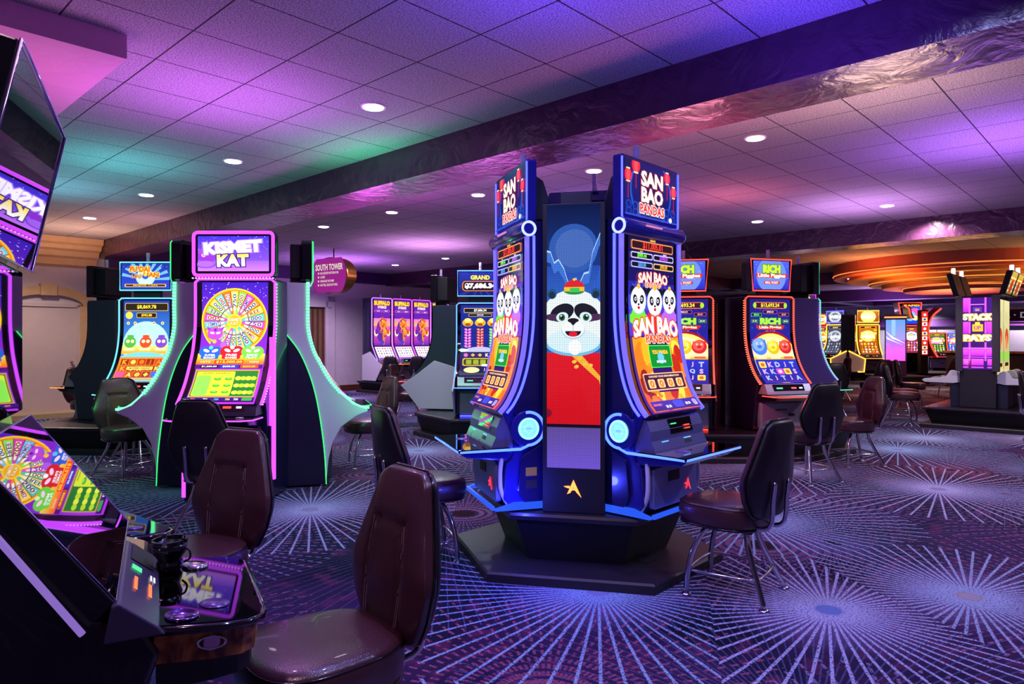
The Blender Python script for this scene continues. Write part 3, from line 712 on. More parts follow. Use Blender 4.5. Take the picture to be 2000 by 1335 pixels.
M_CORN = plaster('cornice_stucco', 'b89068', 'cfa880', .5, .2)
M_BAND = plaster('purple_band', '3a1250', '4a1a5e', .5, .2)
M_DOOR = plaster('door_paint', 'bba6a8', 'c8b4b4', .55, .05)
M_STONE = plaster('pale_stone', 'a8906a', 'bca684', .6, .1)
M_BASEW = plaster('baseboard_wood', '4a2416', '6a3420', .4, .1, 12)
M_ORANGE = plaster('cove_paint', 'c87838', 'd88a40', .5, .1)
M_FARWALL = plaster('far_wall_paint', '6e6870', '7c7680', .7, .1)
def rbox(name, b0, b1, a0, a1, z0, z1, m, kind='structure'):
    o = MB().box(b0, b1, a0, a1, z0, z1).obj(name, m); o.rotation_euler.z = ROOM_YAW
    if kind: o['kind'] = kind
    return o
CEIL = 1.855 + 1.4
rbox('floor', -5, 37.5, -9, 17, -.1, 0, M_CARPET)
rbox('ceiling', -5, 37.5, -9, 17, CEIL, CEIL + .1, M_TILE)
rbox('wall_left', -5, 6.5, 14.9, 15.1, 0, CEIL, M_WALL)
rbox('wall_corner', 6.5, 6.7, 14.9, 16.2, 0, CEIL, M_WALL)
rbox('wall_back', 6.5, 37, 16.2, 16.4, 0, CEIL, M_WALL)
rbox('wall_far', 37, 37.2, -9, 16.4, 0, CEIL, M_FARWALL)
rbox('trim_1', 4.13, 4.68, -9, 14.9, CEIL - .307, CEIL, M_BEAM)
rbox('trim_2', 11.9, 12.45, -9, 16.2, CEIL - .33, CEIL, M_BEAM)
rbox('trim_3', 20.0, 20.6, -9, 16.2, CEIL - .33, CEIL, M_BAND)
rbox('trim_4', 27.5, 28.1, -9, 16.2, CEIL - .42, CEIL, M_BAND)
rbox('trim_5', 34.5, 36.9, -9, 16.2, CEIL - .30, CEIL, M_BAND)
rbox('trim_6', 4.68, 36.9, 16.02, 16.2, 2.95, CEIL, M_BAND)
rbox('trim_7', 12.45, 37, 9.6, 10.1, CEIL - .33, CEIL, M_BAND)
rbox('trim_8', 36.85, 37, -9, 16, 2.0, 2.35, M_BAND)
rbox('trim_9', -4.9, 1.446, 4.59, 9.0, CEIL - .147, CEIL, M_PINK)
rbox('trim_10', 4.3, 6.5, 14.75, 14.9, 2.55, CEIL, M_BAND)
rbox('baseboard_back', 6.7, 36.9, 16.14, 16.2, 0, .16, M_BASEW)
rbox('baseboard_left', 4.2, 6.5, 14.84, 14.9, 0, .14, M_BASEW)
rbox('trim_11', 2.2, 4.6, 14.25, 14.9, 0, .09, M_STONE)
# stepped cornice above the doorway
mb = MB()
prof = [(14.9, 2.74), (14.74, 2.78), (14.74, 2.90), (14.62, 2.93), (14.58, 3.02), (14.46, 3.05), (14.44, 3.12), (14.34, 3.15), (14.32, 3.25), (14.9, 3.25)]
mb.prism(prof, -5, 4.12); o = mb.obj('trim_12', M_CORN); o.rotation_euler.z = ROOM_YAW; struct(o)
# doorway with arch
mb = MB()
for s in (-1, 1): mb.box(3.35 + s * .62 - .11, 3.35 + s * .62 + .11, 14.78, 14.9, .09, 2.02)
outer = [(3.35 + .78 * math.cos(R(a)), 2.02 + .36 * math.sin(R(a))) for a in range(0, 181, 12)]
inner = [(3.35 + .56 * math.cos(R(a)), 2.02 + .20 * math.sin(R(a))) for a in range(180, -1, -12)]
mb.prism(outer + inner, 14.79, 14.9, 'xz'); mb.box(3.22, 3.48, 14.74, 14.9, 2.20, 2.42)
o = mb.obj('trim_13', M_CORN, bevel=.01); o.rotation_euler.z = ROOM_YAW; struct(o)
door = rbox('door_1', 2.88, 3.82, 14.85, 14.9, .09, 2.0, M_DOOR)
o = MB().cyl((3.72, 14.85, .98), (3.72, 14.81, .98), .012).lathe([(.005, 0), (.028, .006), (.03, .02), (.012, .036)], 14, (3.72, 14.79, .965)).obj('door_knob', M_GOLD, door)
mb = MB()
for x in (2.85, 3.85): mb.box(x - .03, x + .03, 14.82, 14.9, .09, 2.05)
mb.box(2.82, 3.88, 14.82, 14.9, 2.0, 2.06); mb.obj('door_frame', M_DOOR, door)
# recessed doorway in the back wall
d2 = rbox('door_2', 9.36, 9.90, 16.17, 16.2, 0, 2.25, M_BASEW)
mb = MB(); mb.box(9.90, 9.98, 16.1, 16.2, 0, 2.4); mb.box(9.98, 10.2, 16.14, 16.2, 0, 2.55); mb.box(9.2, 10.05, 16.1, 16.2, 2.25, 2.4); mb.box(9.0, 10.2, 16.14, 16.2, 2.4, 2.6); mb.obj('door_frame', M_WALL, d2)
mb = MB()
for k in range(3): mb.box(9.42 + k * .15, 9.5 + k * .15, 16.15, 16.17, .1, 2.2)
mb.obj('door_panel', plaster('bronze_door', '5a4a38', '7a664a', .4, .1), d2)

# stepped round tray over the far bar
def disc_step(name, r, z0, z1, m, cx=11.0, cy=16.7, sx=1.0):
    mb = MB(); n = 72
    prof = [(.02, z1), (r, z1), (r, z0 + .02), (r - .02, z0), (.02, z0)]
    rr = [[(cx + q * sx * math.cos(2 * PI * k / n), cy + q * math.sin(2 * PI * k / n), z) for k in range(n)] for q, z in prof]
    mb.rings(rr, smooth=False); o = mb.obj(name, m); return struct(o)
TR = [(2.91, 2.93, CEIL), (2.62, 2.86, 2.93), (2.09, 2.74, 2.86), (1.80, 2.66, 2.74), (1.32, 2.56, 2.66)]
cols = [plaster('tray_red', 'c05a40', 'd06a48', .5, .05), M_ORANGE, plaster('tray_gold', 'a87a30', 'b88a38', .5, .05), M_ORANGE, plaster('tray_plum', '6a1f58', '7a2a60', .5, .05)]
for k, (r, z0, z1) in enumerate(TR): disc_step('trim_%d' % (20 + k), r, z0, z1, cols[k])
for k, (r, z) in enumerate([(2.915, 3.0), (2.095, 2.78), (1.325, 2.66)]):
    t = MB().tube([(11 + r * math.cos(2 * PI * q / 72), 16.7 + r * math.sin(2 * PI * q / 72), z) for q in range(72)], .012, 6, closed=True).obj('cove_light_ring', N_ORG if k == 2 else neon('neon_amber', (1.2, .35, .08)))
    tag(t, ['glowing amber ring around the top step of the round ceiling tray', 'glowing amber ring around the middle step of the round ceiling tray', 'bright orange glowing ring around the lowest step of the round ceiling tray'][k], 'light')

# recessed downlights
DL = [(729, 208, 'largest round ceiling light, nearest the camera, left of the big beam'),
      (455, 314, 'round ceiling light over the wheel machine with green wings'), (286, 380, 'round ceiling light left of the wheel machine, over the blue framed machine'),
      (175, 425, 'round ceiling light nearest the cornice above the arched door'), (1475, 269, 'large round ceiling light right of the panda machines, beyond the beam'),
      (1160, 333, 'round ceiling light just behind the tower with the panda'), (934, 380, 'round ceiling light left of the left panda machine topper'),
      (765, 414, 'round ceiling light beyond the beam, second to the left of the panda machine'), (632, 442, 'round ceiling light beyond the beam, up right of the wheel machine'),
      (1733, 401, 'round ceiling light before the second beam on the right'), (1479, 432, 'small round ceiling light over the red framed machines'),
      (870, 504, 'small round ceiling light near the back wall, right one of two'), (772, 517, 'small round ceiling light near the back wall, left one of two'),
      (1360, 520, None)]
M_LENS = N_WHITE
def downlight(loc, label, power=26, first=[None]):
    if first[0] is None:
        t = thing('recessed_downlight', label, 'ceiling light', loc)
        MB().lathe([(.075, -.004), (.098, -.010), (.100, 0), (.10, .001)], 28).obj('trim_ring', mat('white_trim', 'e8e4ea', .4), t)
        MB().lathe([(.001, -.0135), (.078, -.0125), (.08, -.005)], 28).obj('lens', M_LENS, t)
        first[0] = t
    else: t = dup(first[0], loc, 0, label)
    t['group'] = 'recessed ceiling lights'
    lamp('downlight_beam', (loc[0], loc[1], loc[2] - .03), (1, .86, .92), power, .08, 'SPOT', (0, 0, 0), 125, .7)
    return t
for u, v, lb in DL:
    if lb is None: continue
    d = 1.855 * FPX / (662.4 - v); p = px(u, d, CEIL); downlight(p, lb)
for u, d, z, lb in [(1590, 25.5, CEIL, 'tiny ceiling light right of the red framed machines far back'), (1671, 21.6, CEIL, 'tiny star-bright ceiling light above the two yellow framed machines'), (1662, 17.3, 2.93, 'tiny light set in the orange underside of the round ceiling tray'), (1757, 26, CEIL, 'tiny ceiling light above the tall red arched machines')]:
    downlight(px(u, d, z - .001), lb, 12)

# ------------------------------------------------------------------ chairs
def chair_outline(n=56, fw=.235, bw=.205, dep=.235, sx=1, c=2.9):
    out = []
    for k in range(n):
        a = 2 * PI * k / n; ca, sa = math.cos(a), math.sin(a)
        x = abs(ca) ** (2 / c) * math.copysign(1, ca); y = abs(sa) ** (2 / c) * math.copysign(1, sa)
        w = fw + (bw - fw) * (y + 1) / 2
        out.append((x * w, y * dep - .055))
    return out
def back_halfwidth(t):     # t 0 bottom .. 1 top : shield outline
    P = [(0, .135), (.05, .165), (.2, .212), (.36, .238), (.45, .236), (.94, .142), (1, .128)]
    for (a, b), (c, d) in zip(P, P[1:]):
        if t <= c: return b + (d - b) * (t - a) / (c - a)
    return .11
def make_chair(label, leather, name='casino_chair'):
    t = thing(name, label, 'chair')
    O = chair_outline(); mb = MB(); rr = []
    for z, s in ((.378, .90), (.386, .95), (.41, .985), (.445, 1.0), (.475, .99), (.494, .965), (.505, .92)):
        rr.append([(x * s, y * s, z) for x, y in O])
    for s, z in ((.84, .510), (.7, .5145), (.5, .517), (.3, .518), (.1, .519)):
        rr.append([(x * s, y * s, z) for x, y in O])
    mb.rings(rr); seat = mb.obj('seat', leather, t)
    mb = MB(); mb.tube([(x * .972, y * .972, .4915) for x, y in O], .0028, 5, closed=True); mb.tube([(x * .955, y * .955, .384) for x, y in O], .007, 6, closed=True)
    mb.obj('seat_piping', M_PIPE, seat)
    # backrest in the xz plane, front towards -y
    n = 72; L = .53; z0 = .45; lean = R(7)
    outl = []
    m = n // 2
    side = [i / (m - 1) for i in range(m)]
    right = [(back_halfwidth(q), q) for q in side]; 
    right = [(w * (1 - .25 * max(0, (q - .93) / .07) ** 2 - .30 * max(0, (.07 - q) / .07) ** 2), q) for w, q in right]
    outl = right + [(-w, q) for w, q in reversed(right)]
    def P(x, q, y):
        zz = (q - .0) * L; yy = y - .030 * (1 - (x / .235) ** 2) * -1 * 0
        curve = .035 * (x / .235) ** 2 * -1          # wings come forward
        return (x, .205 + yy + curve + zz * math.sin(lean), z0 + zz * math.cos(lean))
    def bulge(x, q, s):
        b = .050 * (1 - s ** 3.2)
        lx = .075 + .03 * math.cos((q - .35) * 3.0)    # two seams
        for sg in (-1, 1):
            if q < .72: b -= .012 * math.exp(-((x - sg * lx) / .008) ** 2) * (1 - s ** 4)
        if abs(x) < .09: b -= .020 * math.exp(-((q - .70 + .25 * 0) / .014) ** 2) * (1 - s ** 4)
        b += .012 * math.exp(-((q - .34) / .16) ** 2) * (1 - s ** 2) * math.exp(-(x / .07) ** 2) + .006 * math.exp(-((q - .84) / .08) ** 2) * (1 - s ** 2)
        return b
    mb = MB(); rr = []
    cx, cq = 0, .45
    for s, y in ((.965, .012), (1.0, 0.0), (1.01, -.015), (1.0, -.03)):
        rr.append([P(x * s, cq + (q - cq) * s, y) for x, q in outl])
    for s in (.985, .96, .93, .9, .86, .82, .77, .72, .66, .6, .54, .48, .42, .36, .30, .24, .18, .12, .06, .01):
        rr.append([P(x * s, cq + (q - cq) * s, -.032 - bulge(x * s, cq + (q - cq) * s, s)) for x, q in outl])
    mb.rings(rr); back = mb.obj('backrest', leather, t)
    mb = MB(); mb.tube([P(x * 1.008, cq + (q - cq) * 1.008, -.003) for x, q in outl], .006, 6, closed=True); mb.obj('back_piping', M_PIPE, back)
    mb = MB()
    rr = [[P(x * s, cq + (q - cq) * s, y) for x, q in outl] for s, y in ((1.0, 0), (.98, .016), (.93, .026), (.5, .03), (.02, .031))]
    mb.rings(rr); mb.obj('back_shell', M_LEATHERB, t)
    mb = MB()
    for sg in (-1, 1):
        for o_ in (-.006, .006):
            mb.tube([P(sg * (.075 + .03 * math.cos((q - .35) * 3.0)) + o_, q, -.0325 - bulge(sg * (.075 + .03 * math.cos((q - .35) * 3.0)) + o_, q, .55) - .001) for q in [i / 16 * .60 + .1 for i in range(17)]], .0011, 4)
    mb.obj('stitching', M_THREAD, back)
    mb = MB()
    for sg in (-1, 1):
        mb.tube(smooth_path([(sg * .07, .08, .40), (sg * .07, .19, .395), (sg * .072, .25, .43), (sg * .075, .262, .56), (sg * .075, .275, .66)], 5), .013, 8)
    mb.obj('back_bracket', M_CHROME, t)
    mb = MB(); mb.box(-.13, .13, -.13, .13, .36, .382); mb.obj('seat_plate', M_BLACKM, t, bevel=.01)
    fr, bk = .20, .20
    for sx in (-1, 1):
        pf = smooth_path([(sx * .095, -.09, .385), (sx * .13, -.135, .34), (sx * .17, -.178, .24), (sx * .19, -.20, .12), (sx * .196, -.207, .012)], 5)
        pr = smooth_path([(sx * .095, .09, .385), (sx * .105, .10, .30), (sx * .135, .135, .20), (sx * .175, .18, .09), (sx * .203, .212, .012)], 5)
        for pth in (pf, pr):
            lg = MB().tube(pth, .0155, 10).obj('leg', M_CHROME, t)
            e = pth[-1]; MB().lathe([(.001, 0), (.03, 0), (.028, .006), (.017, .014), (.001, .016)], 14, (e.x, e.y, 0)).obj('glide', M_CHROME, lg)
    c = [(-.187, -.196), (.187, -.196), (.165, .166), (-.165, .166)]
    pth = []
    for i in range(4):
        a = Vector((*c[i], .135)); b = Vector((*c[(i + 1) % 4], .135)); out = (a + b) / 2; out.z = .135; o2 = out * 1.12; o2.z = .135
        for k in range(6):
            q = k / 6; pth.append(a * (1 - q) ** 2 + o2 * 2 * q * (1 - q) + b * q ** 2)
    MB().tube(pth, .008, 8, closed=True).obj('foot_ring', M_CHROME, t)
    return t
CH = [  # x, y, base angle, swivel, label
    (-.53, 2.10, -62, 11, 'brown leather casino chair nearest the camera, at the bottom edge'),
    (-1.37, 3.0, -52, 26, 'brown leather casino chair behind the nearest one, its padded back front towards us'),
    (-2.18, 5.05, 176, 0, 'brown casino chair seen from behind before the purple wheel machine'),
    (-.60, 4.45, 108, 14, 'casino chair seen side-on, drawn up to the left panda machine'),
    (1.24, 3.83, -125, -13, 'casino chair with curved chrome legs at the right panda machine'),
    (2.95, 6.85, 205, -10, 'casino chair seen from behind at the fully visible red framed machine'),
    (3.86, 7.75, -84, 0, 'casino chair with pale sheen facing left, right of the red framed pod'),
    (-4.0, 7.1, 70, -22, 'casino chair washed with green light left of the wheel machine'),
    (-4.22, 7.75, 172, 0, 'casino chair seen from behind below the cyan framed machine'),
    (-6.3, 10.2, 62, 0, 'casino chair with reddish glow before the arched door'),
    (-1.58, 7.7, -68, 14, 'casino chair with green light on it right of the wheel machine'),
    (-1.78, 11.6, 95, -20, 'casino chair with bluish back left of the grand jackpot machine'),
    (-2.95, 17.2, 168, 0, 'left one of two far chairs seen from behind at the bison machines'),
    (-2.3, 17.3, 168, 0, 'right one of two far chairs seen from behind at the bison machines'),
    (6.62, 11.75, 47, 28, 'brown casino chair left of the neon column, front one of a pair'),
    (7.0, 12.45, 47, 28, 'brown casino chair left of the neon column, rear one of a pair'),
    (7.6, 14.4, -160, 0, 'casino chair with purple sheen in front of the blue video column'),
    (5.75, 12.4, 172, 0, 'casino chair seen from behind just right of the curved violet edge'),
    (8.2, 14.2, 55, 0, 'reddish casino chair behind the brown pair, before the red arch'),
    (7.55, 16.0, -95, 0, 'casino chair seen side-on before the yellow framed machines'),
    (10.6, 16.6, -70, 0, 'casino chair with bright red lit back left of the neon column'),
    (7.08, 9.15, 60, 0, 'casino chair cut off by the right edge of the picture'),
]
CHAIR_A = None
TURN = ('seat', 'backrest', 'back_shell', 'back_bracket')
for x, y, ph, sw_, lb in CH:
    if CHAIR_A is None:
        CHAIR_A = make_chair(lb, M_LEATHER); CHAIR_A.location = (x, y, 0); CHAIR_A.rotation_euler.z = R(ph); CHAIR_A['group'] = 'casino chairs'; c_ = CHAIR_A
    else: c_ = dup(CHAIR_A, (x, y, 0), R(ph), lb, 'casino chairs')
    for ch in c_.children:
        if ch.name.split('.')[0] in TURN: ch.rotation_euler.z = R(sw_)
# ------------------------------------------------------------------ slot machines
PROF = [(0, 1.885), (0, 1.60), (-.008, 1.45), (-.035, 1.30), (-.085, 1.16), (-.155, 1.04), (-.235, .945), (-.30, .885)]
PROFK = [(0, 1.90), (0, 1.60), (-.012, 1.46), (-.05, 1.30), (-.11, 1.17), (-.19, 1.03), (-.27, .93), (-.34, .86)]
def bottom_up(prof, n=4):
    P = smooth_path([(0, y, z) for y, z in reversed(prof)], n); return [(p.y, p.z) for p in P]
def emblem(parent, x, y, z, s, m, name='emblem'):
    mb = MB()
    for pts in ([(.56, 1), (.16, .1), (.38, .2), (.56, .56)], [(.56, 1), (.54, .55), (.72, .26), (1.05, -.08)], [(-.05, .58), (.30, .62), (.40, .45), (.12, .50)], [(.36, .34), (.66, .36), (.60, .46), (.42, .45)]):
        mb.prism([(x + (p[0] - .5) * s, z + (p[1] - .5) * s) for p in pts], y, y - .004, 'xz')
    return mb.obj(name, m, parent)
def candle(parent, x, y, z, m=M_WHITEP, r=.02, h=.11):
    mb = MB(); mb.lathe([(r * 1.1, 0), (r * 1.1, h * .12), (r, h * .14), (r, h * .5), (r * 1.06, h * .52), (r * 1.06, h * .56), (r, h * .58), (r, h * .96), (r * .8, h)], 16, (x, y, z))
    c = mb.obj('service_light', m, parent); return c
def led_path(prof, x, dy=-.01, zc=None):
    return [(x, y + dy, z) for y, z in prof]
def beads(parent, pts, m, size=.011, step=.028, name='bead_strip'):
    mb = MB(); acc = 0
    for a, b in zip(pts, pts[1:]):
        a, b = Vector(a), Vector(b); L = (b - a).length; t = -acc
        while t < L:
            if t >= 0:
                p = a.lerp(b, t / L); mb.box(p.x - size / 2, p.x + size / 2, p.y - size * .6, p.y + size * .6, p.z - size / 2, p.z + size / 2)
            t += step
        acc = L - (t - step)
        if acc < 0: acc = 0
    return mb.obj(name, m, parent)
def slot(label, x, y, phi, main, top=None, w=.64, led=N_BLUE, bead=None, body=M_NAVY, prof=PROF, topz=(1.96, 2.38), topw=.60, z0=.33, group=None, depth=.42,
         cheek=None, topbox=True, toptilt=6, topper_led=None, ledr=.009, deckled=None, material=M_SCR, cand=M_WHITEP, toptrap=.0, panel=M_SILV, doorlight=None, cat='slot machine'):
    t = thing('slot_machine', label, cat, (x, y, 0), R(phi), group)
    pu = bottom_up(prof); h = w / 2
    # body
    front = [(a + .012, b) for a, b in pu]
    poly = [(depth, z0), (depth, prof[0][1] + .03), (.012, prof[0][1] + .03)] + list(reversed(front)) + [(-.22, .86), (-.20, .78), (-.14, z0 + .01)]
    MB().prism(poly, -h, h).obj('cabinet', body, t, bevel=.008)
    sw = h - .055
    fm, cuts, T = curve_map(-sw, sw, pu, .006)
    art = main(T / (2 * sw)) if callable(main) else main
    mbz = MB()
    fb, _, _ = curve_map(-h + .012, h - .012, pu, .0025); n = len(pu)
    A = []; 
    L = [fb(0, i / 23, 0) for i in range(24)]; Rr = [fb(1, i / 23, 0) for i in range(24)]
    va = [mbz.bm.verts.new(p) for p in L]; vb = [mbz.bm.verts.new(p) for p in Rr]
    for i in range(23): mbz._f([va[i], vb[i], vb[i + 1], va[i + 1]], True)
    mbz.obj('screen_glass', M_GLASS, t)
    art.build('screen', fm, material, t, cuts)
    if led:
        pts = [(-h - .004, a - .006, b) for a, b in pu] + [(-h + .03, -.012, prof[0][1] + .028), (h - .03, -.012, prof[0][1] + .028)] + [(h + .004, a - .006, b) for a, b in reversed(pu)]
        MB().tube(pts, ledr, 6).obj('light_trim', led, t)
    if bead:
        o = .02
        pts = [(-h - .012, a + .012, b) for a, b in pu]; pts2 = [(h + .012, a + .012, b) for a, b in pu]
        b1 = beads(t, pts, bead); b2 = beads(t, pts2, bead)
    # riser with meters, deck
    MB().prism([(-.20, .77), (-.27, .885), (-.315, .885), (-.36, .80), (-.375, .765), (-.20, .765)], -h + .03, h - .03).obj('meter_panel', panel, t, bevel=.012)
    mp = MB().prism([(-.322, .878), (-.358, .805), (-.3605, .806), (-.3245, .8795)], -h * .62, h * .62).obj('meter_window', M_GLASS, t)
    mb = MB(); q = [(-.3405, .845), (-.3485, .828), (-.351, .829), (-.343, .846)]
    mb.prism(q, h * .1, h * .3); mb.obj('meter_digits', N_RED, mp); MB().prism(q, -h * .5, -h * .25).obj('ticket_slot_light', N_GREENL, mp); MB().prism(q, h * .42, h * .55).obj('bill_slot_light', N_WHT, mp)
    dk = [(-h - .01, -.33), (-h - .01, -.54), (-h + .07, -.60), (h - .07, -.60), (h + .01, -.54), (h + .01, -.33)]
    MB().prism(dk, .742, .762, 'xy').obj('button_deck', M_DECK, t, bevel=.004)
    MB().lathe([(.001, .009), (.03, .008), (.034, .004), (.036, 0)], 18, (h - .12, -.47, .762)).obj('spin_button', M_CHROME, t)
    MB().tube([(p[0] * 1.012, p[1] * 1.008, .752) for p in dk], .006, 6).obj('deck_light', deckled or led or M_CHROME, t)
    MB().prism([(-.12, .742), (-.52, .742), (-.46, .70), (-.22, .66)], -h + .05, h - .05).obj('deck_support', body, t, bevel=.01)
    dr = MB().box(-h + .05, h - .05, -.232, -.15, z0 + .03, .665).obj('cabinet_door', panel if panel != M_SILV else M_SILV, t, bevel=.015)
    MB().box(-.1, .06, -.236, -.232, .57, .582).obj('bill_slot', M_BLACKM, dr)
    MB().box(h * .25, h * .5, -.236, -.232, .50, .53).obj('lock_plate', M_BLACKM, dr)
    if doorlight: MB().box(-h + .06, h - .06, -.24, -.225, z0 + .005, z0 + .022).obj('door_light', doorlight, t)
    if cheek:      # flared side panels under the deck
        for s in (-1, 1):
            MB().prism([(.40, z0 + .02), (.40, .98), (.05, 1.08), (-.30, .82), (-.50, .70), (-.42, .62), (-.20, z0 + .02)], s * (h + .006), s * (h + .03)).obj('side_panel', cheek, t, bevel=.006)
    if topz:
        z1, z2 = topz; th = topw / 2; dp = .10
        tp = MB()
        if toptrap: tp.prism([(-th + toptrap, z1), (th - toptrap, z1), (th, z2), (-th, z2)], -.03, -.03 + dp, 'xz')
        else: tp.box(-th, th, -.03, -.03 + dp, z1, z2)
        tpo = tp.obj('topper', M_BLACK, t, bevel=.012)
        e = .03; 
        m_ = flat_map(-th + e + toptrap * .6, th - e - toptrap * .6, z1 + e, z2 - e, -.034)
        (top if not callable(top) else top()).build('topper_screen', m_, material, tpo)
        tl = topper_led or led
        if tl:
            c = .012
            MB().tube([(-th + toptrap + c, -.034, z1 + c), (th - toptrap - c, -.034, z1 + c), (th - c, -.034, z2 - c), (-th + c, -.034, z2 - c)], ledr, 6, closed=True).obj('topper_light', tl, tpo)
        MB().box(-th * .5, th * .5, .0, .06, prof[0][1] + .02, z1 + .02).obj('topper_mount', M_BLACKM, t)
        if topbox: MB().box(-th * .8, th * .8, .06, .22, z1 + .03, z2 - .03).obj('topper_housing', M_BLACKM, tpo, bevel=.01)
        candle(t, 0, .03, z2, cand)
    else: candle(t, 0, .06, prof[0][1] + .03, cand)
    return t
def stand(label, pts, z=.36, ledge=.04, inset=.10, plinth=.05, pz=.07, top=M_BASE, body=M_BLACKM):
    """polygonal machine stand: plinth, raked riser, overhanging top; pts anticlockwise"""
    c = Vector((sum(p[0] for p in pts) / len(pts), sum(p[1] for p in pts) / len(pts), 0))
    t = thing('machine_stand', label, 'stand', (c.x, c.y, 0))
    P = [Vector((p[0], p[1], 0)) - c for p in pts]
    def ring(k, z): return [(p.x * k, p.y * k, z) for p in P]
    r = max(p.length for p in P)
    ki = 1 - inset / r; kt = 1 - ledge / r
    MB().rings([ring(1, 0), ring(1, pz * .8), ring(1 - .012 / r, pz), ring(.2, pz)], smooth=False).obj('plinth', M_BASE2, t)
    MB().rings([ring(ki - plinth / r, pz), ring(ki + (kt - ki) * .6, z - .05)], smooth=False).obj('riser', body, t)
    MB().rings([ring(kt - .01 / r, z - .05), ring(kt + .012 / r, z - .045), ring(kt + .02 / r, z - .02), ring(kt + .012 / r, z - .004), ring(kt - .01 / r, z)], smooth=False).obj('stand_top', top, t)
    return t

# ---- panda pod ----------------------------------------------------
PC = Vector((.481, 4.594, 0)); PHI_R, PHI_L = 46.8, -71.9; PHI_T = -12.6
pts = []
for k in range(3):
    for s in (-1, 1):
        a = R(PHI_T + 120 * k + s * 32.5); pts.append((PC.x + .885 * math.sin(a), PC.y - .885 * math.cos(a)))
stand('black hexagonal stand with a wide plinth under the blue lit panda machines', pts, z=.375, ledge=.20, inset=.30, pz=.06)
PP = [(-.155, 2.02), (-.155, 1.60), (-.165, 1.42), (-.19, 1.26), (-.23, 1.12), (-.28, 1.02), (-.325, .965)]
M_PBLUE = mat('blue_lit_gloss', '1f1d80', .2, coat=.5)  # navy lifted to stronger blue, strip glow put into the base colour
M_PSIDE = mat('deep_blue_gloss', '121048', .22, coat=.5)
def panda_machine(label, phi):
    t = thing('slot_machine', label, 'slot machine', PC, R(phi)); O = -.0
    def y(r): return -r
    h = .315; pu = [(-.36 + a, b) for a, b in bottom_up(PP)]
    poly = [(-.20, .385), (-.20, 2.04), (-.495, 2.04)] + [(a + .02, b) for a, b in reversed(pu)] + [(-.60, .80), (-.60, .70), (-.64, .66), (-.66, .45), (-.60, .385)]
    MB().prism(poly, -h, h).obj('cabinet', M_PBLUE, t, bevel=.01)
    for s in (-1, 1):   # sculpted flank
        MB().prism([(-.22, .39), (-.24, .9), (-.23, 1.6), (-.26, 1.95), (-.36, 2.12), (-.50, 2.10), (-.50, 1.6), (-.53, 1.3), (-.60, 1.05), (-.60, .95), (-.42, .9), (-.42, .78), (-.56, .70), (-.58, .5), (-.52, .39)], s * h, s * (h + .022)).obj('side_panel', M_PSIDE, t, bevel=.006)
    sw = .262; fm, cuts, T = curve_map(-sw, sw, pu, .008)
    fb, _, _ = curve_map(-h + .005, h - .005, pu, .003)
    mb = MB(); va = [mb.bm.verts.new(fb(0, i / 23, 0)) for i in range(24)]; vb = [mb.bm.verts.new(fb(1, i / 23, 0)) for i in range(24)]
    for i in range(23): mb._f([va[i], vb[i], vb[i + 1], va[i + 1]], True)
    mb.obj('screen_glass', M_GLASS, t)
    if 'art' not in panda_machine.__dict__: panda_machine.art = art_panda_main(T / (2 * sw)).build('screen', fm, M_SCR, t, cuts); panda_machine.top = None; sc_ = panda_machine.art
    else: sc_ = panda_machine.art.copy(); C.objects.link(sc_); sc_.parent = t
    for s in (-1, 1):
        MB().tube([(s * (h + .028), a + .035, b) for a, b in pu], .0085, 8).obj('light_strip', N_BLUE, t)
        MB().tube([(s * (h + .012), a - .004, b) for a, b in pu], .016, 8).obj('light_strip', neon('neon_violet_soft', (.22, .17, 1.6)), t)
    # roll bar
    bar = MB().cyl((-h - .025, -.512, 2.062), (h + .025, -.512, 2.062), .052, 28).obj('roll_bar', M_PBLUE, t, bevel=.004)
    for s in (-1, 1):
        xx = s * (h + .028); MB().tube([(xx, -.512 + .040 * math.cos(2 * PI * k / 28), 2.062 + .040 * math.sin(2 * PI * k / 28)) for k in range(28)], .008, 6, closed=True).obj('bar_ring_light', neon('neon_pale_blue', (.7, .85, 3.0)), bar)
    MB().box(-.13, .05, -.566, -.560, 2.075, 2.085).obj('bar_light', neon('soft_pink', (.8, .25, .5)), bar)
    # topper
    z1, z2, th = 2.10, 2.487, .325
    tp = MB().prism(rrect(-th, th, z1, z2, .02, 3), -.455, -.515, 'xz').obj('topper', M_PBLUE, t, bevel=.006)
    m_ = flat_map(-th + .03, th - .03, z1 + .035, z2 - .025, -.5165)
    if panda_machine.top is None: panda_machine.top = art_panda_top().build('topper_screen', m_, M_SCR, tp)
    else:
        q = panda_machine.top.copy(); C.objects.link(q); q.parent = tp
    MB().tube([(-th + .006, -.517, z2 - .02), (-th + .006, -.517, z1 + .02), (-th + .02, -.517, z1 + .008), (th - .02, -.517, z1 + .008), (th - .006, -.517, z1 + .02), (th - .006, -.517, z2 - .02)], .0065, 6).obj('topper_light', N_BLUE, tp)
    MB().prism([(-.26, 1.95), (-.30, 2.15), (-.38, 2.38), (-.45, 2.42), (-.45, 2.1), (-.40, 1.95)], -.24, .24).obj('topper_bracket', M_NAVYM, t, bevel=.01)
    candle(t, -.02, -.42, 2.47, M_WHITEP, .021, .13)
    # hub and speaker discs
    hub = MB().prism([(-.44, .74), (-.43, .95), (-.50, .975), (-.62, .965), (-.675, .93), (-.70, .875), (-.705, .82), (-.73, .765), (-.735, .75), (-.44, .75)], -h + .012, h - .012).obj('meter_panel', mat('blue_silver', '6a6aa0', .28, metal=.4), t, bevel=.02, seg=3)
    a0 = Vector((0, -.676, .925)); a1 = Vector((0, -.702, .845))
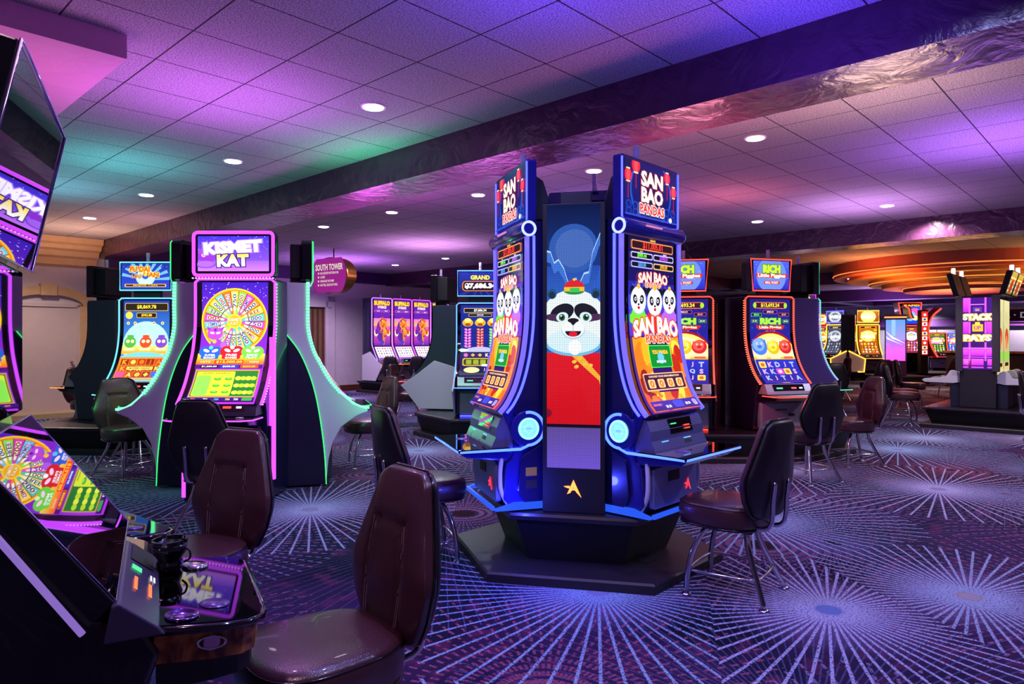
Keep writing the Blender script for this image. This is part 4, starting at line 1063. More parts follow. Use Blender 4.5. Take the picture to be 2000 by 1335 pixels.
    MB().prism([(-.679, .927), (-.704, .847), (-.708, .848), (-.683, .929)], -.09, .17).obj('meter_window', M_GLASS, hub)
    for k, (xx, m) in enumerate(((-.045, N_GREENL), (.10, N_RED), (.10, N_RED))):
        dz = -.018 * k; MB().prism([(-.6935 + .006 * -k, .905 + dz), (-.6955 + .006 * -k, .898 + dz), (-.6985 + .006 * -k, .899 + dz), (-.6965 + .006 * -k, .906 + dz)], xx - .03, xx + .03).obj('meter_digits', m, hub)
    MB().prism([(-.7125, .80), (-.722, .78), (-.724, .781), (-.7145, .801)], .05, .13).obj('ticket_slot', M_BLACKM, hub)
    MB().prism([(-.7105, .812), (-.7125, .807), (-.7145, .808), (-.7125, .813)], .05, .13).obj('ticket_light', N_SKY, hub)
    MB().prism([(-.7105, .812), (-.7125, .807), (-.7145, .808), (-.7125, .813)], -.20, -.13).obj('logo_light', N_SKY, hub)
    for s in (-1, 1):
        cy_, cz = -.515, .868
        MB().cyl((s * (h - .01), cy_, cz), (s * (h + .03), cy_, cz), .108, 36).obj('speaker_housing', M_PBLUE, t, bevel=.006)
        dsc = MB().cyl((s * (h + .03), cy_, cz), (s * (h + .036), cy_, cz), .066, 36).obj('speaker_grille', mat('grille', '9adfe8', .5, emit=(.16, .55, .75), es=.8), t)
        xx = s * (h + .038); mb = MB()
        mb.tube([(xx, cy_ + .058 * math.cos(R(a)), cz + .058 * math.sin(R(a))) for a in range(0, 360, 10)], .006, 6, closed=True)
        for a in range(0, 360, 15): mb.tube([(xx, cy_ + q * math.cos(R(a)), cz + q * math.sin(R(a))) for q in (.02, .05)], .0012, 4)
        mb.box(xx - .001, xx + .001, cy_ - .066, cy_ + .02, cz + .010, cz + .013); mb.box(xx - .001, xx + .001, cy_ - .066, cy_ + .02, cz - .013, cz - .010)
        mb.obj('grille_light', neon('pale_teal', (.5, 1.2, 1.4)), dsc)
        arc = [(s * (h + .032), cy_ + .098 * math.cos(R(a)), cz + .098 * math.sin(R(a))) for a in range(100, -91, -10)]
        arc += [(s * (h + .018), -.56, .746), (s * (h + .012), -.93, .744)]
        MB().tube(arc, .0085, 8).obj('side_light', neon('neon_deck_blue', (.20, .48, 5.0)), t)
    # deck
    dk = [(-h - .012, -.62), (-h - .012, -.935), (h + .012, -.935), (h + .012, -.62)]
    MB().prism([(a_ * 1.02, b_ * 1.006) for a_, b_ in dk], .738, .757, 'xy').obj('button_deck', M_DECK, t, bevel=.002)
    MB().tube([(-h - .012, -.936, .744), (h + .012, -.936, .744)], .0085, 8).obj('deck_light', neon('neon_deck_blue', (.20, .48, 5.0)), t)
    MB().lathe([(.001, .004), (.045, .004), (.048, .001)], 24, (-.12, -.80, .755)).obj('play_button', mat('button_purple', '5a3a9a', .2), t)
    MB().prism([(-.40, .735), (-.93, .735), (-.88, .70), (-.62, .67), (-.40, .66)], -h + .02, h - .02).obj('deck_support', M_PBLUE, t, bevel=.01)
    # lower door
    d = MB().prism(rrect(-.25, .25, .42, .66, .02, 3), -.655, -.69, 'xz').obj('cabinet_door', mat('door_blue_silver', '8888c8', .3, metal=.3), t, bevel=.006)
    MB().box(-.09, .03, -.694, -.690, .565, .625).obj('bill_window', M_BLACKM, d); emblem(d, .13, -.691, .52, .07, neon('neon_red_soft', (1.6, .05, .08)))
    for s in (-1, 1):
        MB().tube(smooth_path([(s * .285, -.665, .69), (s * .29, -.675, .60), (s * .29, -.67, .50), (s * .285, -.63, .42), (s * .28, -.59, .385)], 4), .014, 8).obj('corner_trim', M_GREY, t)
        MB().prism([(-.22, .388), (-.22, .43), (-.60, .43), (-.72, .40), (-.72, .388)], s * (h + .001), s * (h + .03)).obj('foot_light', N_BLUES, t)
    MB().box(-h, h, -.735, -.715, .388, .41).obj('foot_light', N_BLUES, t)
    for k, (xx, zz, hh, m) in enumerate(((.0, .585, .05, mat('label_gold', 'b08a3a', .5)), (.0, .51, .05, mat('label_black', '2a2530', .5)))):
        MB().box(h + .0225, h + .0245, -.53, -.46, zz, zz + hh).obj('label_plate', m, t)
    return t
random.seed(3)
panda_machine('blue neon edged slot machine with small pandas on screen, right of the panda tower', PHI_R)
panda_machine('blue neon edged slot machine seen at a sharp angle, left of the panda tower', PHI_L)
panda_machine('slot machine facing away, black topper back showing behind the big panda tower', PHI_R + 120)
# tower with the LED picture
t = thing('display_tower', 'tall black tower with a big panda in a red jacket on its LED screen', 'display', PC + Vector((.50 * math.sin(R(PHI_T)), -.50 * math.cos(R(PHI_T)), 0)), R(PHI_T))
MB().prism([(-.185, -.045), (.185, -.045), (.185, -.01), (.09, .05), (-.09, .05), (-.185, -.01)], .376, 2.205, 'xy').obj('housing', M_BLACKM, t, bevel=.004)
MB().prism([(-.10, .05), (.10, .05), (.05, .25), (-.05, .25)], .376, 2.29, 'xy').obj('column', mat('dark_plum', '1c0a26', .45), t, bevel=.01)
a = Art((2.195 - .90) / .316); a.rect(0, 0, 1, 1, '2858c8', '041440'); a.rect(0, .35, 1, .72, '3878d8', '2048a8')
a.ell(.5, .80, .46, '2c58ac', n=26); a.ell(.52, .80, .36, '4468b4', n=26)
for x0, hh in ((.08, .60), (.22, .56), (.72, .55), (.9, .66), (1.0, .72)):
    a.poly([(x0 - .12, .3), (x0 - .06, hh - .06), (max(0, min(1, x0)), hh), (min(1, x0 + .05), hh - .08), (min(1, x0 + .12), .3)], '2a5ac0')
for p in ([(0, .79), (.07, .785), (.14, .735), (.22, .75), (.32, .71), (.41, .64), (.46, .60)], [(.46, .60), (.55, .665), (.60, .63), (.70, .685), (.79, .69), (.86, .78), (1, .865)]):
    for q0, q1 in zip(p, p[1:]): a.poly([(q0[0], q0[1] - .05), (q1[0], q1[1] - .05), (q1[0], q1[1]), (q0[0], q0[1])], '3a70d0')
    for q0, q1 in zip(p, p[1:]): a.poly([(q0[0], q0[1] - .004), (q1[0], q1[1] - .004), (q1[0], q1[1] + .004), (q0[0], q0[1] + .004)], 'b8dcff')
a.rect(0, 0, 1, .325, 'c80c10', 'd81418'); a.poly([(.36, .33), (.50, .305), (.98, .20), (1.0, .18), (1.0, .22), (.62, .325)], 'f0b030')
for x, y in ((.52, .285), (.62, .30), (.56, .262), (.72, .275), (.82, .268)): a.ell(x, y, .045, 'f8c040', ry=.008, rot=20)
a.ell(.5, .455, .66, '58a8d8', ry=.145, n=44); a.ell(.5, .47, .62, 'e8f4f4', ry=.142, n=44); a.ell(.5, .365, .52, '70b8e0', ry=.055, n=30); a.ell(.5, .378, .50, 'd0ecf8', ry=.055, n=30); a.ell(.53, .35, .12, 'ffffff', ry=.035)
for s_, x in ((-1, .10), (1, .92)): a.ell(x, .594, .09, '1c5080', ry=.024); a.ell(x, .589, .06, '182c40', ry=.016)
for s_, x in ((-1, .25), (1, .78)):
    a.ell(x - s_ * .04, .508, .235, '15141c', ry=.038, rot=s_ * -24, n=26); a.ell(x + s_ * .12, .486, .16, '4a2850', ry=.016, rot=s_ * 5); a.ell(x - s_ * .045, .488, .115, 'd8f4f4', ry=.022, rot=s_ * -14, n=20); a.ell(x - s_ * .04, .486, .06, '306848', ry=.016); a.ell(x - s_ * .04, .486, .034, '0c1418', ry=.010); a.ell(x - s_ * .025, .493, .016, 'ffffff', ry=.004)
a.ell(.5, .43, .22, 'a8c8d8', ry=.042, n=26); a.ell(.5, .434, .21, 'f8ffff', ry=.041, n=26); a.ell(.50, .472, .105, '141018', ry=.011); a.poly([(.41, .472), (.59, .472), (.5, .448)], '141018')
a.rect(.497, .42, .503, .45, '506070'); a.ell(.5, .424, .15, '20101c', ry=.026, a0=180, a1=360, n=14); a.ell(.5, .410, .08, 'e01828', ry=.012)
a.ell(.52, .607, .20, '208840', ry=.018); a.ell(.52, .622, .19, 'd82028', ry=.034, a0=0, a1=180); a.rect(.33, .604, .71, .624, 'f0c030'); a.rect(.44, .600, .62, .620, '40c050'); a.ell(.52, .658, .03, 'f0d040', ry=.006)
a.ell(.0, .05, .1, '7a0c20', ry=.02); 
random.seed(8)
a.build('led_screen', flat_map(-.158, .158, .90, 2.195, -.0465), M_LEDWALL, t, [i / 12 for i in range(1, 12)])
a = Art(.25 / .316); a.rect(0, 0, 1, 1, '6a50c8', '5a4890'); a.build('lower_led_screen', flat_map(-.158, .158, .64, .88, -.0465), M_LEDWALL, t)
emblem(t, -.005, -.046, .525, .095, neon('neon_amber_logo', (3.0, .75, .15)))

# ---- wheel machines with wings (centre left) ------------------------
def wings(t, prof, outline, h=.335):
    for s in (-1, 1):
        sh = [(.52, .02), (.52, 1.935), (.0, 1.935), (0, 1.5), (-.05, 1.30), (-.11, 1.17), (-.19, 1.02), (-.30, .88), (-.42, .775), (-.56, .72), (-.56, .70), (-.45, .66), (-.31, .56), (-.23, .42), (-.19, .25), (-.17, .02)]
        MB().prism(sh, s * h, s * (h + .03)).obj('side_shell', M_GREY, t, bevel=.006)
        cl = smooth_path([(0, .215, 1.47), (0, .09, 1.30), (0, .0, 1.10), (0, -.065, .88), (0, -.115, .6), (0, -.15, .3), (0, -.165, .02)], 4)
        pl = MB().prism([(.50, .02), (.50, 1.47)] + [(p.y, p.z) for p in cl], s * (h + .03), s * (h + .042)).obj('side_cladding', M_NAVYM, t, bevel=.004)
        MB().tube([(s * (h + .043), p.y - .004, p.z) for p in cl], .0045, 6).obj('edge_light', outline, pl)
        lp = smooth_path([(0, -.004, 1.93), (0, -.006, 1.72), (0, -.008, 1.5), (0, -.056, 1.30), (0, -.118, 1.17), (0, -.20, 1.02), (0, -.31, .88)], 4)
        MB().tube([(s * (h + .015), p.y + .008, p.z) for p in lp], .019, 8).obj('shell_light', neon('green_diffuser', (.03, .75, .16)), t)
        beads(t, [(s * (h + .031), p.y + .004, p.z) for p in lp], N_GREENB, .024, .030)
        MB().tube(smooth_path([(s * (h + .015), -.31, .88), (s * (h + .015), -.42, .785), (s * (h + .015), -.50, .745), (s * (h + .015), -.575, .735)], 5), .012, 8).obj('deck_side_light', N_GREENB, t)
def kismet(label, x, y, phi, outline=N_PURP, bead=N_PURPB, side=False):
    t = slot(label, x, y, phi, art_kismet_main, None, w=.66 if side else .69, led=outline, bead=bead, prof=PROFK, topz=None, z0=.02, depth=.5 if side else .34, body=M_NAVY, ledr=.012, panel=M_DGREY, material=M_SCRB, deckled=N_GREEN if side else None)
    th = .36
    tp = MB().prism(rrect(-th, th, 1.945, 2.345, .04, 4), -.04, .06, 'xz').obj('topper', M_BLACK, t, bevel=.01)
    MB().box(-.28, .28, .06, .16, 1.98, 2.31).obj('topper_housing', M_BLACKM, tp, bevel=.01)
    art_kismet_top().build('topper_screen', flat_map(-th + .05, th - .05, 1.995, 2.30, -.044), M_SCRB, tp)
    MB().tube([(px_, -.046, pz) for px_, pz in rrect(-th + .014, th - .014, 1.958, 2.332, .035, 4)], .015 if not side else .008, 8, closed=True).obj('topper_light', outline if not side else N_GREEN, tp)
    MB().box(-.12, .12, -.01, .1, 1.92, 1.96).obj('topper_mount', M_BLACKM, t)
    if side: wings(t, PROFK, N_GREEN)
    else:
        MB().box(.372 - .022, .372 + .022, -.15, -.11, .20, 1.42).obj('leg_light', N_PURP, t); MB().box(-.375 - .016, -.375 + .016, -.17, -.13, .05, .62).obj('leg_light', N_PURP, t)
        MB().box(-.37, .37, -.165, -.14, .02, .66).obj('front_panel', M_NAVYM, t)
        beads(t, [(-.36, -.03, 1.935), (.36, -.03, 1.935)], N_PURPB)
    return t
random.seed(21)
kismet('wheel game slot machine with purple neon frame and a purple lit topper, facing us', -2.43, 6.05, 0)
kismet('grey winged slot machine with green edge light facing left, beside the purple wheel machine', -3.17, 6.86, -92, N_PURP, N_PURPB, True)
kismet('grey winged slot machine with green edge light facing right, beside the purple wheel machine', -2.05, 6.88, 108, N_PURP, N_PURPB, True)
# ---- blue framed machine on the left, its neighbour, their stand ----
def at(u, d): return ((u - 1000) / FPX * d, d)
x, y = at(287, 8.6)
slot('cyan neon framed slot machine with three coloured jars, left of the wheel machine', x, y, 0, art_fu_main, art_fu_top, w=.68, led=N_CYAN, topw=.66, topz=(2.0, 2.37), toptilt=0, cheek=M_GREY, doorlight=N_GREEN)
x, y = at(205, 9.45)
slot('dark slot machine turned away with orange glow at its deck, beside the arched door', x, y, -100, lambda a: art_generic(a, 3, ('401808', '802810'), ('ff6020', 'ffb040', 'ffe080')), lambda: art_generic_top(4, ('401808', '802810'), ('ff6020', 'ffb040', 'ffe080'), 'GOLD'), led=None, body=mat('slate_shell', '2c3444', .35), deckled=N_ORG)
stand('brown stand under the blue framed machine near the arched door', [(-5.9, 8.35), (-4.3, 8.25), (-3.95, 9.2), (-4.6, 10.1), (-5.7, 10.1), (-6.2, 9.2)], z=.33)
# ---- grand jackpot machine and neighbour ----
x, y = at(938, 9.75)
slot('pale blue neon framed slot machine with GRAND $7,686.34 on its topper', x, y, 0, art_grand_main, art_grand_top, w=.66, led=N_SKY, topw=.66, topz=(2.0, 2.38), cheek=M_GREY, doorlight=N_BLUE)
x, y = at(858, 10.75)
slot('dark slot machine turned away with red light under its grey side panel', x, y, -105, lambda a: art_generic(a, 5, ('300810', '601020'), ('ff3020', 'ffb040', 'ffe080')), lambda: art_generic_top(6, ('300810', '601020'), ('ff3020', 'ffb040', 'ffe080'), 'GOLD'), led=None, body=mat('slate_shell', '2c3444', .35), deckled=N_RED, cheek=M_GREY, doorlight=N_RED)
stand('dark faceted stand under the grand jackpot machine', [(-1.45, 10.1), (-.85, 9.2), (.2, 9.2), (.6, 10.2), (0, 11.3), (-1.1, 11.3)], z=.33)
# ---- bison machines against the back wall ----
PB = [(0, 2.46), (0, 2.0), (0, 1.6), (-.005, 1.28), (-.06, 1.16), (-.16, 1.0), (-.26, .86)]
labs = ['leftmost of the bison slot machines on the back wall', 'second bison machine from the left on the back wall', 'third bison machine from the left on the back wall, partly behind a dark cabinet', 'last bison machine on the right, mostly behind the dark cabinet']
for k in range(4):
    p = room(10.9 + k * .665, 15.0); 
    slot(labs[k], p.x, p.y, 46.7, art_buffalo, None, w=.64, led=N_VIO if k in (0, 3) else N_PURP, prof=PB, topz=None, z0=.30, group='bison slot machines', cheek=M_GREY if k == 0 else None, deckled=N_ORG, ledr=.014)
pw = [room(10.5, 14.35), room(13.4, 14.35), room(13.4, 15.6), room(10.5, 15.6)]
stand('long low stand under the row of bison machines', [(p.x, p.y) for p in pw], z=.30)
# ---- red framed machines ----
x, y = at(1335, 8.35)
slot('red neon framed pig slot machine, half hidden by the right panda machine', x, y, -14, lambda a: art_pig_main(a, 1), art_pig_top, w=.68, led=N_RED, bead=N_REDB, topw=.60, topz=(1.97, 2.37), toptrap=.03, cheek=M_DGREY, body=mat('plum_gloss', '1c0a28', .3, coat=.3), doorlight=N_RED)
x, y = at(1503, 8.3)
slot('red neon framed slot machine with round pigs, fully in view', x, y, 17, lambda a: art_pig_main(a, 0), art_pig_top, w=.68, led=N_RED, bead=N_REDB, topw=.60, topz=(1.97, 2.37), toptrap=.03, body=mat('plum_gloss', '1c0a28', .3, coat=.3), doorlight=N_RED)
x, y = at(1562, 9.0)
slot('slot machine seen side-on with green topper edge, right end of the red framed pod', x, y, 112, lambda a: art_generic(a, 8, ('201060', '3020a0'), ('40e0a0', '80a0ff', 'ffffff')), lambda: art_generic_top(9, ('103030', '205050'), ('40e0a0', '80a0ff', 'ffffff'), 'PLAY'), w=.66, led=neon('neon_seagreen', (.1, .9, .6)), bead=N_VIO, body=mat('violet_shell', '4a3a78', .3, coat=.2), topz=(1.97, 2.38))
mb = MB(); mb.box(-.22, .22, 0, .4, .3, 1.95)
o = mb.obj('pod_column', mat('plum_gloss', '1c0a28', .3)); x, y = at(1418, 8.75); o.location = (x, y, 0); tag(o, 'tall dark panelled column between the two red framed machines', 'column')
stand('dark stand with a brass edged ledge under the red framed machines', [(1.7, 7.75), (3.25, 7.75), (4.25, 8.5), (4.3, 9.6), (3.3, 10.3), (1.9, 10.0), (1.4, 8.9)], z=.33)
for lb, u, d, w2 in (('small dark stand under the machine with purple bead lights', 1567, 15.4, .5), ('small dark stand under the far small red framed machine', 1604, 27.7, .5), ('small dark stand under the machine beyond the red arch', 1830, 26.2, .45), ('small dark stand under the small blue framed machine', 1862, 26.9, .45)):
    x, y = at(u, d); stand(lb, [(x - w2, y - w2), (x + w2, y - w2), (x + w2, y + w2), (x - w2, y + w2)], z=.30, ledge=.04, inset=.08)
# ---- column with the stacked neon sign ----
def box_in_room(mb, *a): return mb.box(*a)
t = thing('display_column', 'square dark column with a magenta neon sign reading STACK PAYS', 'display', room(12.79, 2.08), ROOM_YAW)
MB().box(0, 1.3, -.24, .24, .335, 2.08).obj('column_body', mat('column_charcoal', '25232e', .4), t, bevel=.008)
for s in (-1, 1): MB().box(-.05, .02, s * .24 - .05, s * .24 + .05, .9, 2.08).obj('corner_post', mat('post_grey', '4a4854', .35, metal=.3), t, bevel=.01)
a = Art(1.10 / .40); a.rect(0, 0, 1, 1, '30105a', '381070')
for x0, x1, y0, y1 in ((.0, .22, .80, 1), (.0, .2, .5, .7), (.8, 1, .5, .7), (0, .2, .19, .28), (.28, .72, .19, .28), (.8, 1, .19, .28), (0, .2, .06, .15), (.3, .7, .06, .15), (.82, 1, .06, .15), (0, .2, .02, .04), (.3, .7, .02, .04), (.82, 1, .02, .04)): a.rect(x0, y0, x1, y1, 'b020d8', 'd850f0')
for x in (.24, .76): a.rect(x - .03, .12, x + .03, 1, 'e050ff')
a.rect(0, .285, 1, .305, 'f060ff'); a.rect(0, .165, 1, .18, 'c040f0'); a.rect(.27, .9, .73, .912, 'f070ff'); a.rect(.3, .92, .7, 1, '401078'); a.rect(.35, .80, .65, .87, '5030a0'); a.text('5X', .5, .83, .03, 'ffb040')
a.rect(0, .665, 1, .79, '3a1c60'); a.text('STACK', .5, .73, .075, 'ffffff', w=.92, out='ffb820', off=.05, ooff=.14)
a.rr(.33, .53, .68, .63, 'f0b020'); a.rr(.42, .62, .58, .66, 'ffd840'); a.text('UP', .5, .58, .05, 'b03090', w=.22)
a.rect(0, .38, 1, .50, '3a1c60'); a.text('PAYS', .5, .44, .075, 'ffffff', w=.86, out='ffb820', off=.05, ooff=.14)
fmx = lambda u, v, n: (-.006 - n, .20 - .40 * u, .93 + 1.12 * v)
a.build('neon_sign', fmx, M_SCRB, t)
for k in range(2):
    def side_art(k=k):
        q = Art(1.3 / .5); q.rect(0, 0, 1, 1, 'a8a060', 'd8d098'); q.rect(0, .18, 1, .3, '90c050'); q.rect(0, 0, 1, .16, 'c8b878'); q.ell(.5, .5, .3, 'c04828', ry=.12); q.ell(.45, .42, .2, 'e07848', ry=.1); q.rr(.2, .10, .8, .15, '302010'); q.ell(.4, .75, .4, 'c8c088', ry=.1); return q
    q = side_art(); q.build('side_screen', (lambda k: (lambda u, v, n: (.06 + .60 * k + .56 * u, -.246 - n, .85 + 1.18 * v)))(k), M_SCR, t)
for k, (lb, xx, side) in enumerate([('front slot cabinet deck with rounded grey arm left of the neon column', .35, 1), ('rear slot cabinet deck left of the neon column, behind its twin', .98, 1), ('front slot cabinet deck with rounded grey arm right of the neon column', .35, -1), ('rear slot cabinet deck with chrome details right of the neon column', .98, -1)]):
    o = room(12.79 + xx, 2.08 + side * .24); d = thing('slot_console', lb, 'slot machine', o, ROOM_YAW + (PI if side == 1 else 0))
    for s in (-1, 1):
        arm = [(-.0, .72)] + [(-.10 + .10 * math.cos(R(q)) * 1, .80 + .11 * math.sin(R(q))) for q in range(-20, 130, 15)] + [(-.20, .80), (-.50, .765), (-.54, .74), (-.50, .705), (-.1, .70)]
        MB().prism(arm, s * .27, s * .295).obj('side_arm', M_GREY, d, bevel=.006)
    MB().prism([(0, .72), (0, .84), (-.18, .80), (-.50, .755), (-.50, .72)], -.27, .27).obj('button_deck', M_DECK, d, bevel=.006)
    mb = MB()
    for j in range(5): mb.box(-.2 + j * .09, -.14 + j * .09, -.42, -.36, .765, .785)
    mb.obj('deck_buttons', M_CHROME, d)
    MB().box(-.27, .27, -.14, .0, .33, .70).obj('cabinet', mat('console_navy', '1c2038', .4), d, bevel=.01)
    tp = MB().prism([(-.10, 2.09), (-.02, 2.09), (-.12, 2.46), (-.20, 2.46)], -.27, .27).obj('topper', M_BLACKM, d, bevel=.008)
    q = Art(.62); q.rect(0, 0, 1, 1, '806020', 'c8a850'); q.rect(.1, .55, .9, .8, 'e07828'); q.ell(.5, .35, .2, 'b02820')
    for j in range(3): q.rr(.05, .08 + j * .2, .25, .2 + j * .2, 'c8b8a0'); q.rr(.75, .08 + j * .2, .95, .2 + j * .2, 'c8b8a0')
    q.build('topper_screen', lambda u, v, n: (-.25 + .5 * u, -.104 - .1 * v - n - .002, 2.11 + .33 * v), M_PRINT if side == 1 else M_SCR, tp)
    candle(d, 0, -.15, 2.46, neon('lit_tube', (1.6, 1.5, 1.7)), .03, .10)
pp = [(12.45, 1.35), (14.35, 1.35), (14.35, 2.8), (12.45, 2.8)]
stand('dark stand with a pale edge under the neon column', [(room(b, a_).x, room(b, a_).y) for b, a_ in pp], z=.33, ledge=.06, inset=.16)
# ---- far machines on the right ----
FAR = [
 ('slot machine with purple bead lights just right of the curved violet edge', 1567, 15.2, 5, ('101018', '402060'), ('ff4028', 'ffd040', 'ffffff'), N_MAG, N_VIO, 'REELS', .60),
 ('small red framed slot machine far back, left of the yellow pair', 1604, 27.5, -12, ('702010', '802060'), ('ffb040', 'ffe060', 'ff7040'), N_RED, None, 'HOT', .62),
 ('blue topped slot machine with yellow frame, left of the dark box between the yellow pair', 1632, 24.2, -62, ('303040', '404058'), ('8090a0', 'b0b0b8', '606878'), N_YEL, None, 'WIN', .70),
 ('yellow neon framed slot machine with golden pictures, right one of the yellow pair', 1695, 23.8, -8, ('904008', 'b06010'), ('ffa020', 'ffe060', 'fff0a0'), N_YEL, None, 'GOLD', .72),
 ('small slot machine with red and yellow frame beyond the red arch', 1830, 26.0, -20, ('283818', '486020'), ('ffe040', 'ff60c0', 'a0ff60'), N_RED, None, None, .62),
 ('small blue framed slot machine between the red arch and the dark neon column', 1866, 27.3, -25, ('2040a0', '4060c0'), ('ffffff', 'ff60a0', 'ffe040'), N_BLUE, None, None, .62),
]
for i, (lb, u, d, ph, base, warm, led, bd, tt, w) in enumerate(FAR):
    x, y = at(u, d)
    slot(lb, x, y, ph, (lambda i, base, warm: (lambda a_: art_generic(a_, 30 + i, base, warm)))(i, base, warm), (lambda i, base, warm, tt: (lambda: art_generic_top(60 + i, base, warm, tt)))(i, base, warm, tt) if tt else None,
         w=w, led=led, bead=bd, topz=(1.98, 2.40) if tt else None, topw=w, ledr=.022 if d > 20 else .012, prof=PROF if tt else [(0, 1.62), (0, 1.45), (-.02, 1.3), (-.08, 1.15), (-.16, 1.02), (-.26, .9)], body=M_BLACK, material=M_SCRB, z0=.30, topper_led=N_BLUE if 'blue topped' in lb else None)
x, y = at(1656, 22.7)
t = thing('yellow_lit_cabinet', 'dark box cabinet with grey lower panels edged in yellow light', 'cabinet', (x, y, 0), R(-30))
MB().box(-.21, .21, 0, .6, 1.0, 2.22).obj('upper_box', M_BLACK, t, bevel=.02); MB().box(-.1, .1, .05, .5, .3, 1.05).obj('core', M_BLACKM, t)
for s in (-1, 1):
    q = [(s * .03, 1.02), (s * .52, .76), (s * .48, .34), (s * .12, .34)]
    pn = MB().prism(q, -.06, .0, 'xz').obj('side_panel', M_GREY, t)
    MB().tube([(a_, -.07, b) for a_, b in q[:3]] + [(s * .3, -.07, .34)], .022, 6).obj('edge_light', N_YEL, pn)
x0, y0 = at(1665, 24.4)
stand('dark stand under the yellow framed machines far back', [(x0 - 1.5, y0 - .9), (x0 + 1.0, y0 - .9), (x0 + 1.0, y0 + .9), (x0 - 1.5, y0 + .9)], z=.30)
# blue picture box
x, y = at(1749, 21)
t = thing('display_column', 'box shaped video column with a blue and magenta screen on its front', 'display', (x, y, 0), R(-30))
MB().box(-.29, .29, 0, 1.0, .305, 2.16).obj('housing', mat('box_plum', '2a1040', .35), t, bevel=.01); MB().box(-.30, .30, -.02, 1.02, 2.02, 2.14).obj('cap', mat('cap_red', '6a2848', .4), t, bevel=.01)
a = Art(1.2 / .5); a.rect(0, 0, 1, .5, 'f050f0', '9060f8'); a.rect(0, .5, 1, 1, '9080ff', '5088f8'); a.poly([(0, .72), (.3, .55), (1, .42), (.3, .60)], 'ffffff'); a.poly([(0, .60), (.25, .52), (.9, .38), (.1, .52)], 'c8e8ff'); a.rect(.3, .6, .5, 1, '80a8ff')
a.build('video_screen', flat_map(-.26, .26, .75, 2.0, -.004), M_SCRB, t)
for k in range(2):
    random.seed(80 + k); a = Art(1.2 / .5); a.rect(0, 0, 1, 1, '504838', '687050')
    for i in range(60): a.ell(random.random(), random.random(), .06, random.choice(('80a040', 'a04868', '4868a0', 'b08040')), n=6)
    a.build('side_screen', (lambda k: (lambda u, v, n: (.292 + n, .06 + .45 * k + .42 * u, .75 + 1.22 * v)))(k), M_SCR, t)
MB().box(-.30, .30, -.024, -.02, 2.05, 2.1).obj('cap_light', neon('cap_glow', (1.2, .5, .15)), t)
stand('low dark stand under the blue video column', [(x - .6, y - .5), (x + .9, y - .5), (x + 1.0, y + 1.1), (x - .4, y + 1.1)], z=.30)
# tall red machine and arch
x, y = at(1779, 23.2)
t = thing('tall_slot_machine', 'tall red neon edged slot machine with a blue picture, behind the video column', 'slot machine', (x, y, 0), R(-12))
MB().prism([(-.40, 2.66), (-.26, 1.85), (-.34, .3), (.34, .3), (.30, 1.85), (.34, 2.66)], 0, .5, 'xz').obj('cabinet', M_BLACK, t, bevel=.01)
a = Art(1.2); a.rect(0, 0, 1, 1, '1838c0', '2048d0'); a.ell(.65, .55, .3, 'ff50a0'); a.ell(.4, .4, .3, '60b0ff'); a.ell(.7, .3, .15, 'ffe080'); a.rect(0, .88, 1, 1, '802010'); a.text('RAPID', .5, .94, .08, 'ffd040', w=.8)
a.build('picture_screen', lambda u, v, n: ((-.22 + .5 * u) * (1.0 + .18 * v), -.004 - n, 1.92 + .66 * v), M_SCRB, t)
art_generic(1.4, 91, ('802040', 'a03050'), ('ffb040', 'ffffff', '60a0ff')).build('game_screen', flat_map(-.22, .26, .95, 1.80, -.004), M_SCRB, t)
MB().tube([(-.30, -.012, .9), (-.25, -.012, 1.85), (-.38, -.012, 2.63), (.32, -.012, 2.63), (.29, -.012, 1.85), (.30, -.012, .9)], .024, 6).obj('edge_light', N_RED, t)
MB().tube([(-.24, -.012, 1.86), (.28, -.012, 1.86)], .02, 6).obj('cross_light', N_RED, t)
def arch(lb, u0, v0, um, vm, u1, v1, d, wd, flip, group=None):
    pts = [Vector(((u - 1000) / FPX * d, 0, CAMZ - (v - 662.4) * d / FPX)) for u, v in ((u0, v0), (u0 + (um - u0) * .72, v0 + (vm - v0) * .40), (um, vm), (um + (u1 - um) * .3, vm + (v1 - vm) * .55), (u1, v1))]
    c = Vector((pts[2].x, d, 0)); sp = smooth_path([(p.x - c.x, 0, p.z) for p in pts], 6)
    t = thing('light_arch', lb, 'light fixture', c, 0)
    left = [(p.x, p.z) for p in sp]; right = [(p.x + flip * wd * (.55 + .45 * abs(i / len(sp) - .5)), p.z + .02) for i, p in enumerate(sp)]
    MB().prism(left + list(reversed(right)), 0, .35, 'xz').obj('arch_body', mat('arch_red', '6a1020', .3, coat=.4), t)
    MB().tube([(p.x, -.012, p.z) for p in sp], .028, 6).obj('arch_light', N_RED, t)
    return t
arch('curved red neon arch sweeping up to the right of the tall red machine', 1838, 602, 1813, 645, 1831, 697, 22.5, .32, -1)
arch('short curved red neon arch left of the tall red machine, above the video column', 1768, 598, 1776, 606, 1781, 622, 22.4, .12, 1)
x, y = at(1806, 22.2)
t = thing('slim_light_tower', 'slim tower of red and white lit symbols left of the red arch', 'display', (x, y, 0))
MB().box(-.12, .12, 0, .2, .3, 2.35).obj('tower_body', M_BLACKM, t, bevel=.01)
random.seed(5); a = Art(7); a.rect(0, 0, 1, 1, 'a01818', 'c02020')
for k in range(9): a.rr(.12, .02 + k * .108, .88, .10 + k * .108, ('ffe8e0', 'ffd080', 'e03028')[k % 3]); a.ell(.5, .06 + k * .108, .2, ('c02028', '2040a0', 'ffffff')[k % 3])
a.build('symbol_screen', flat_map(-.105, .105, .9, 2.3, -.004), M_SCRB, t)
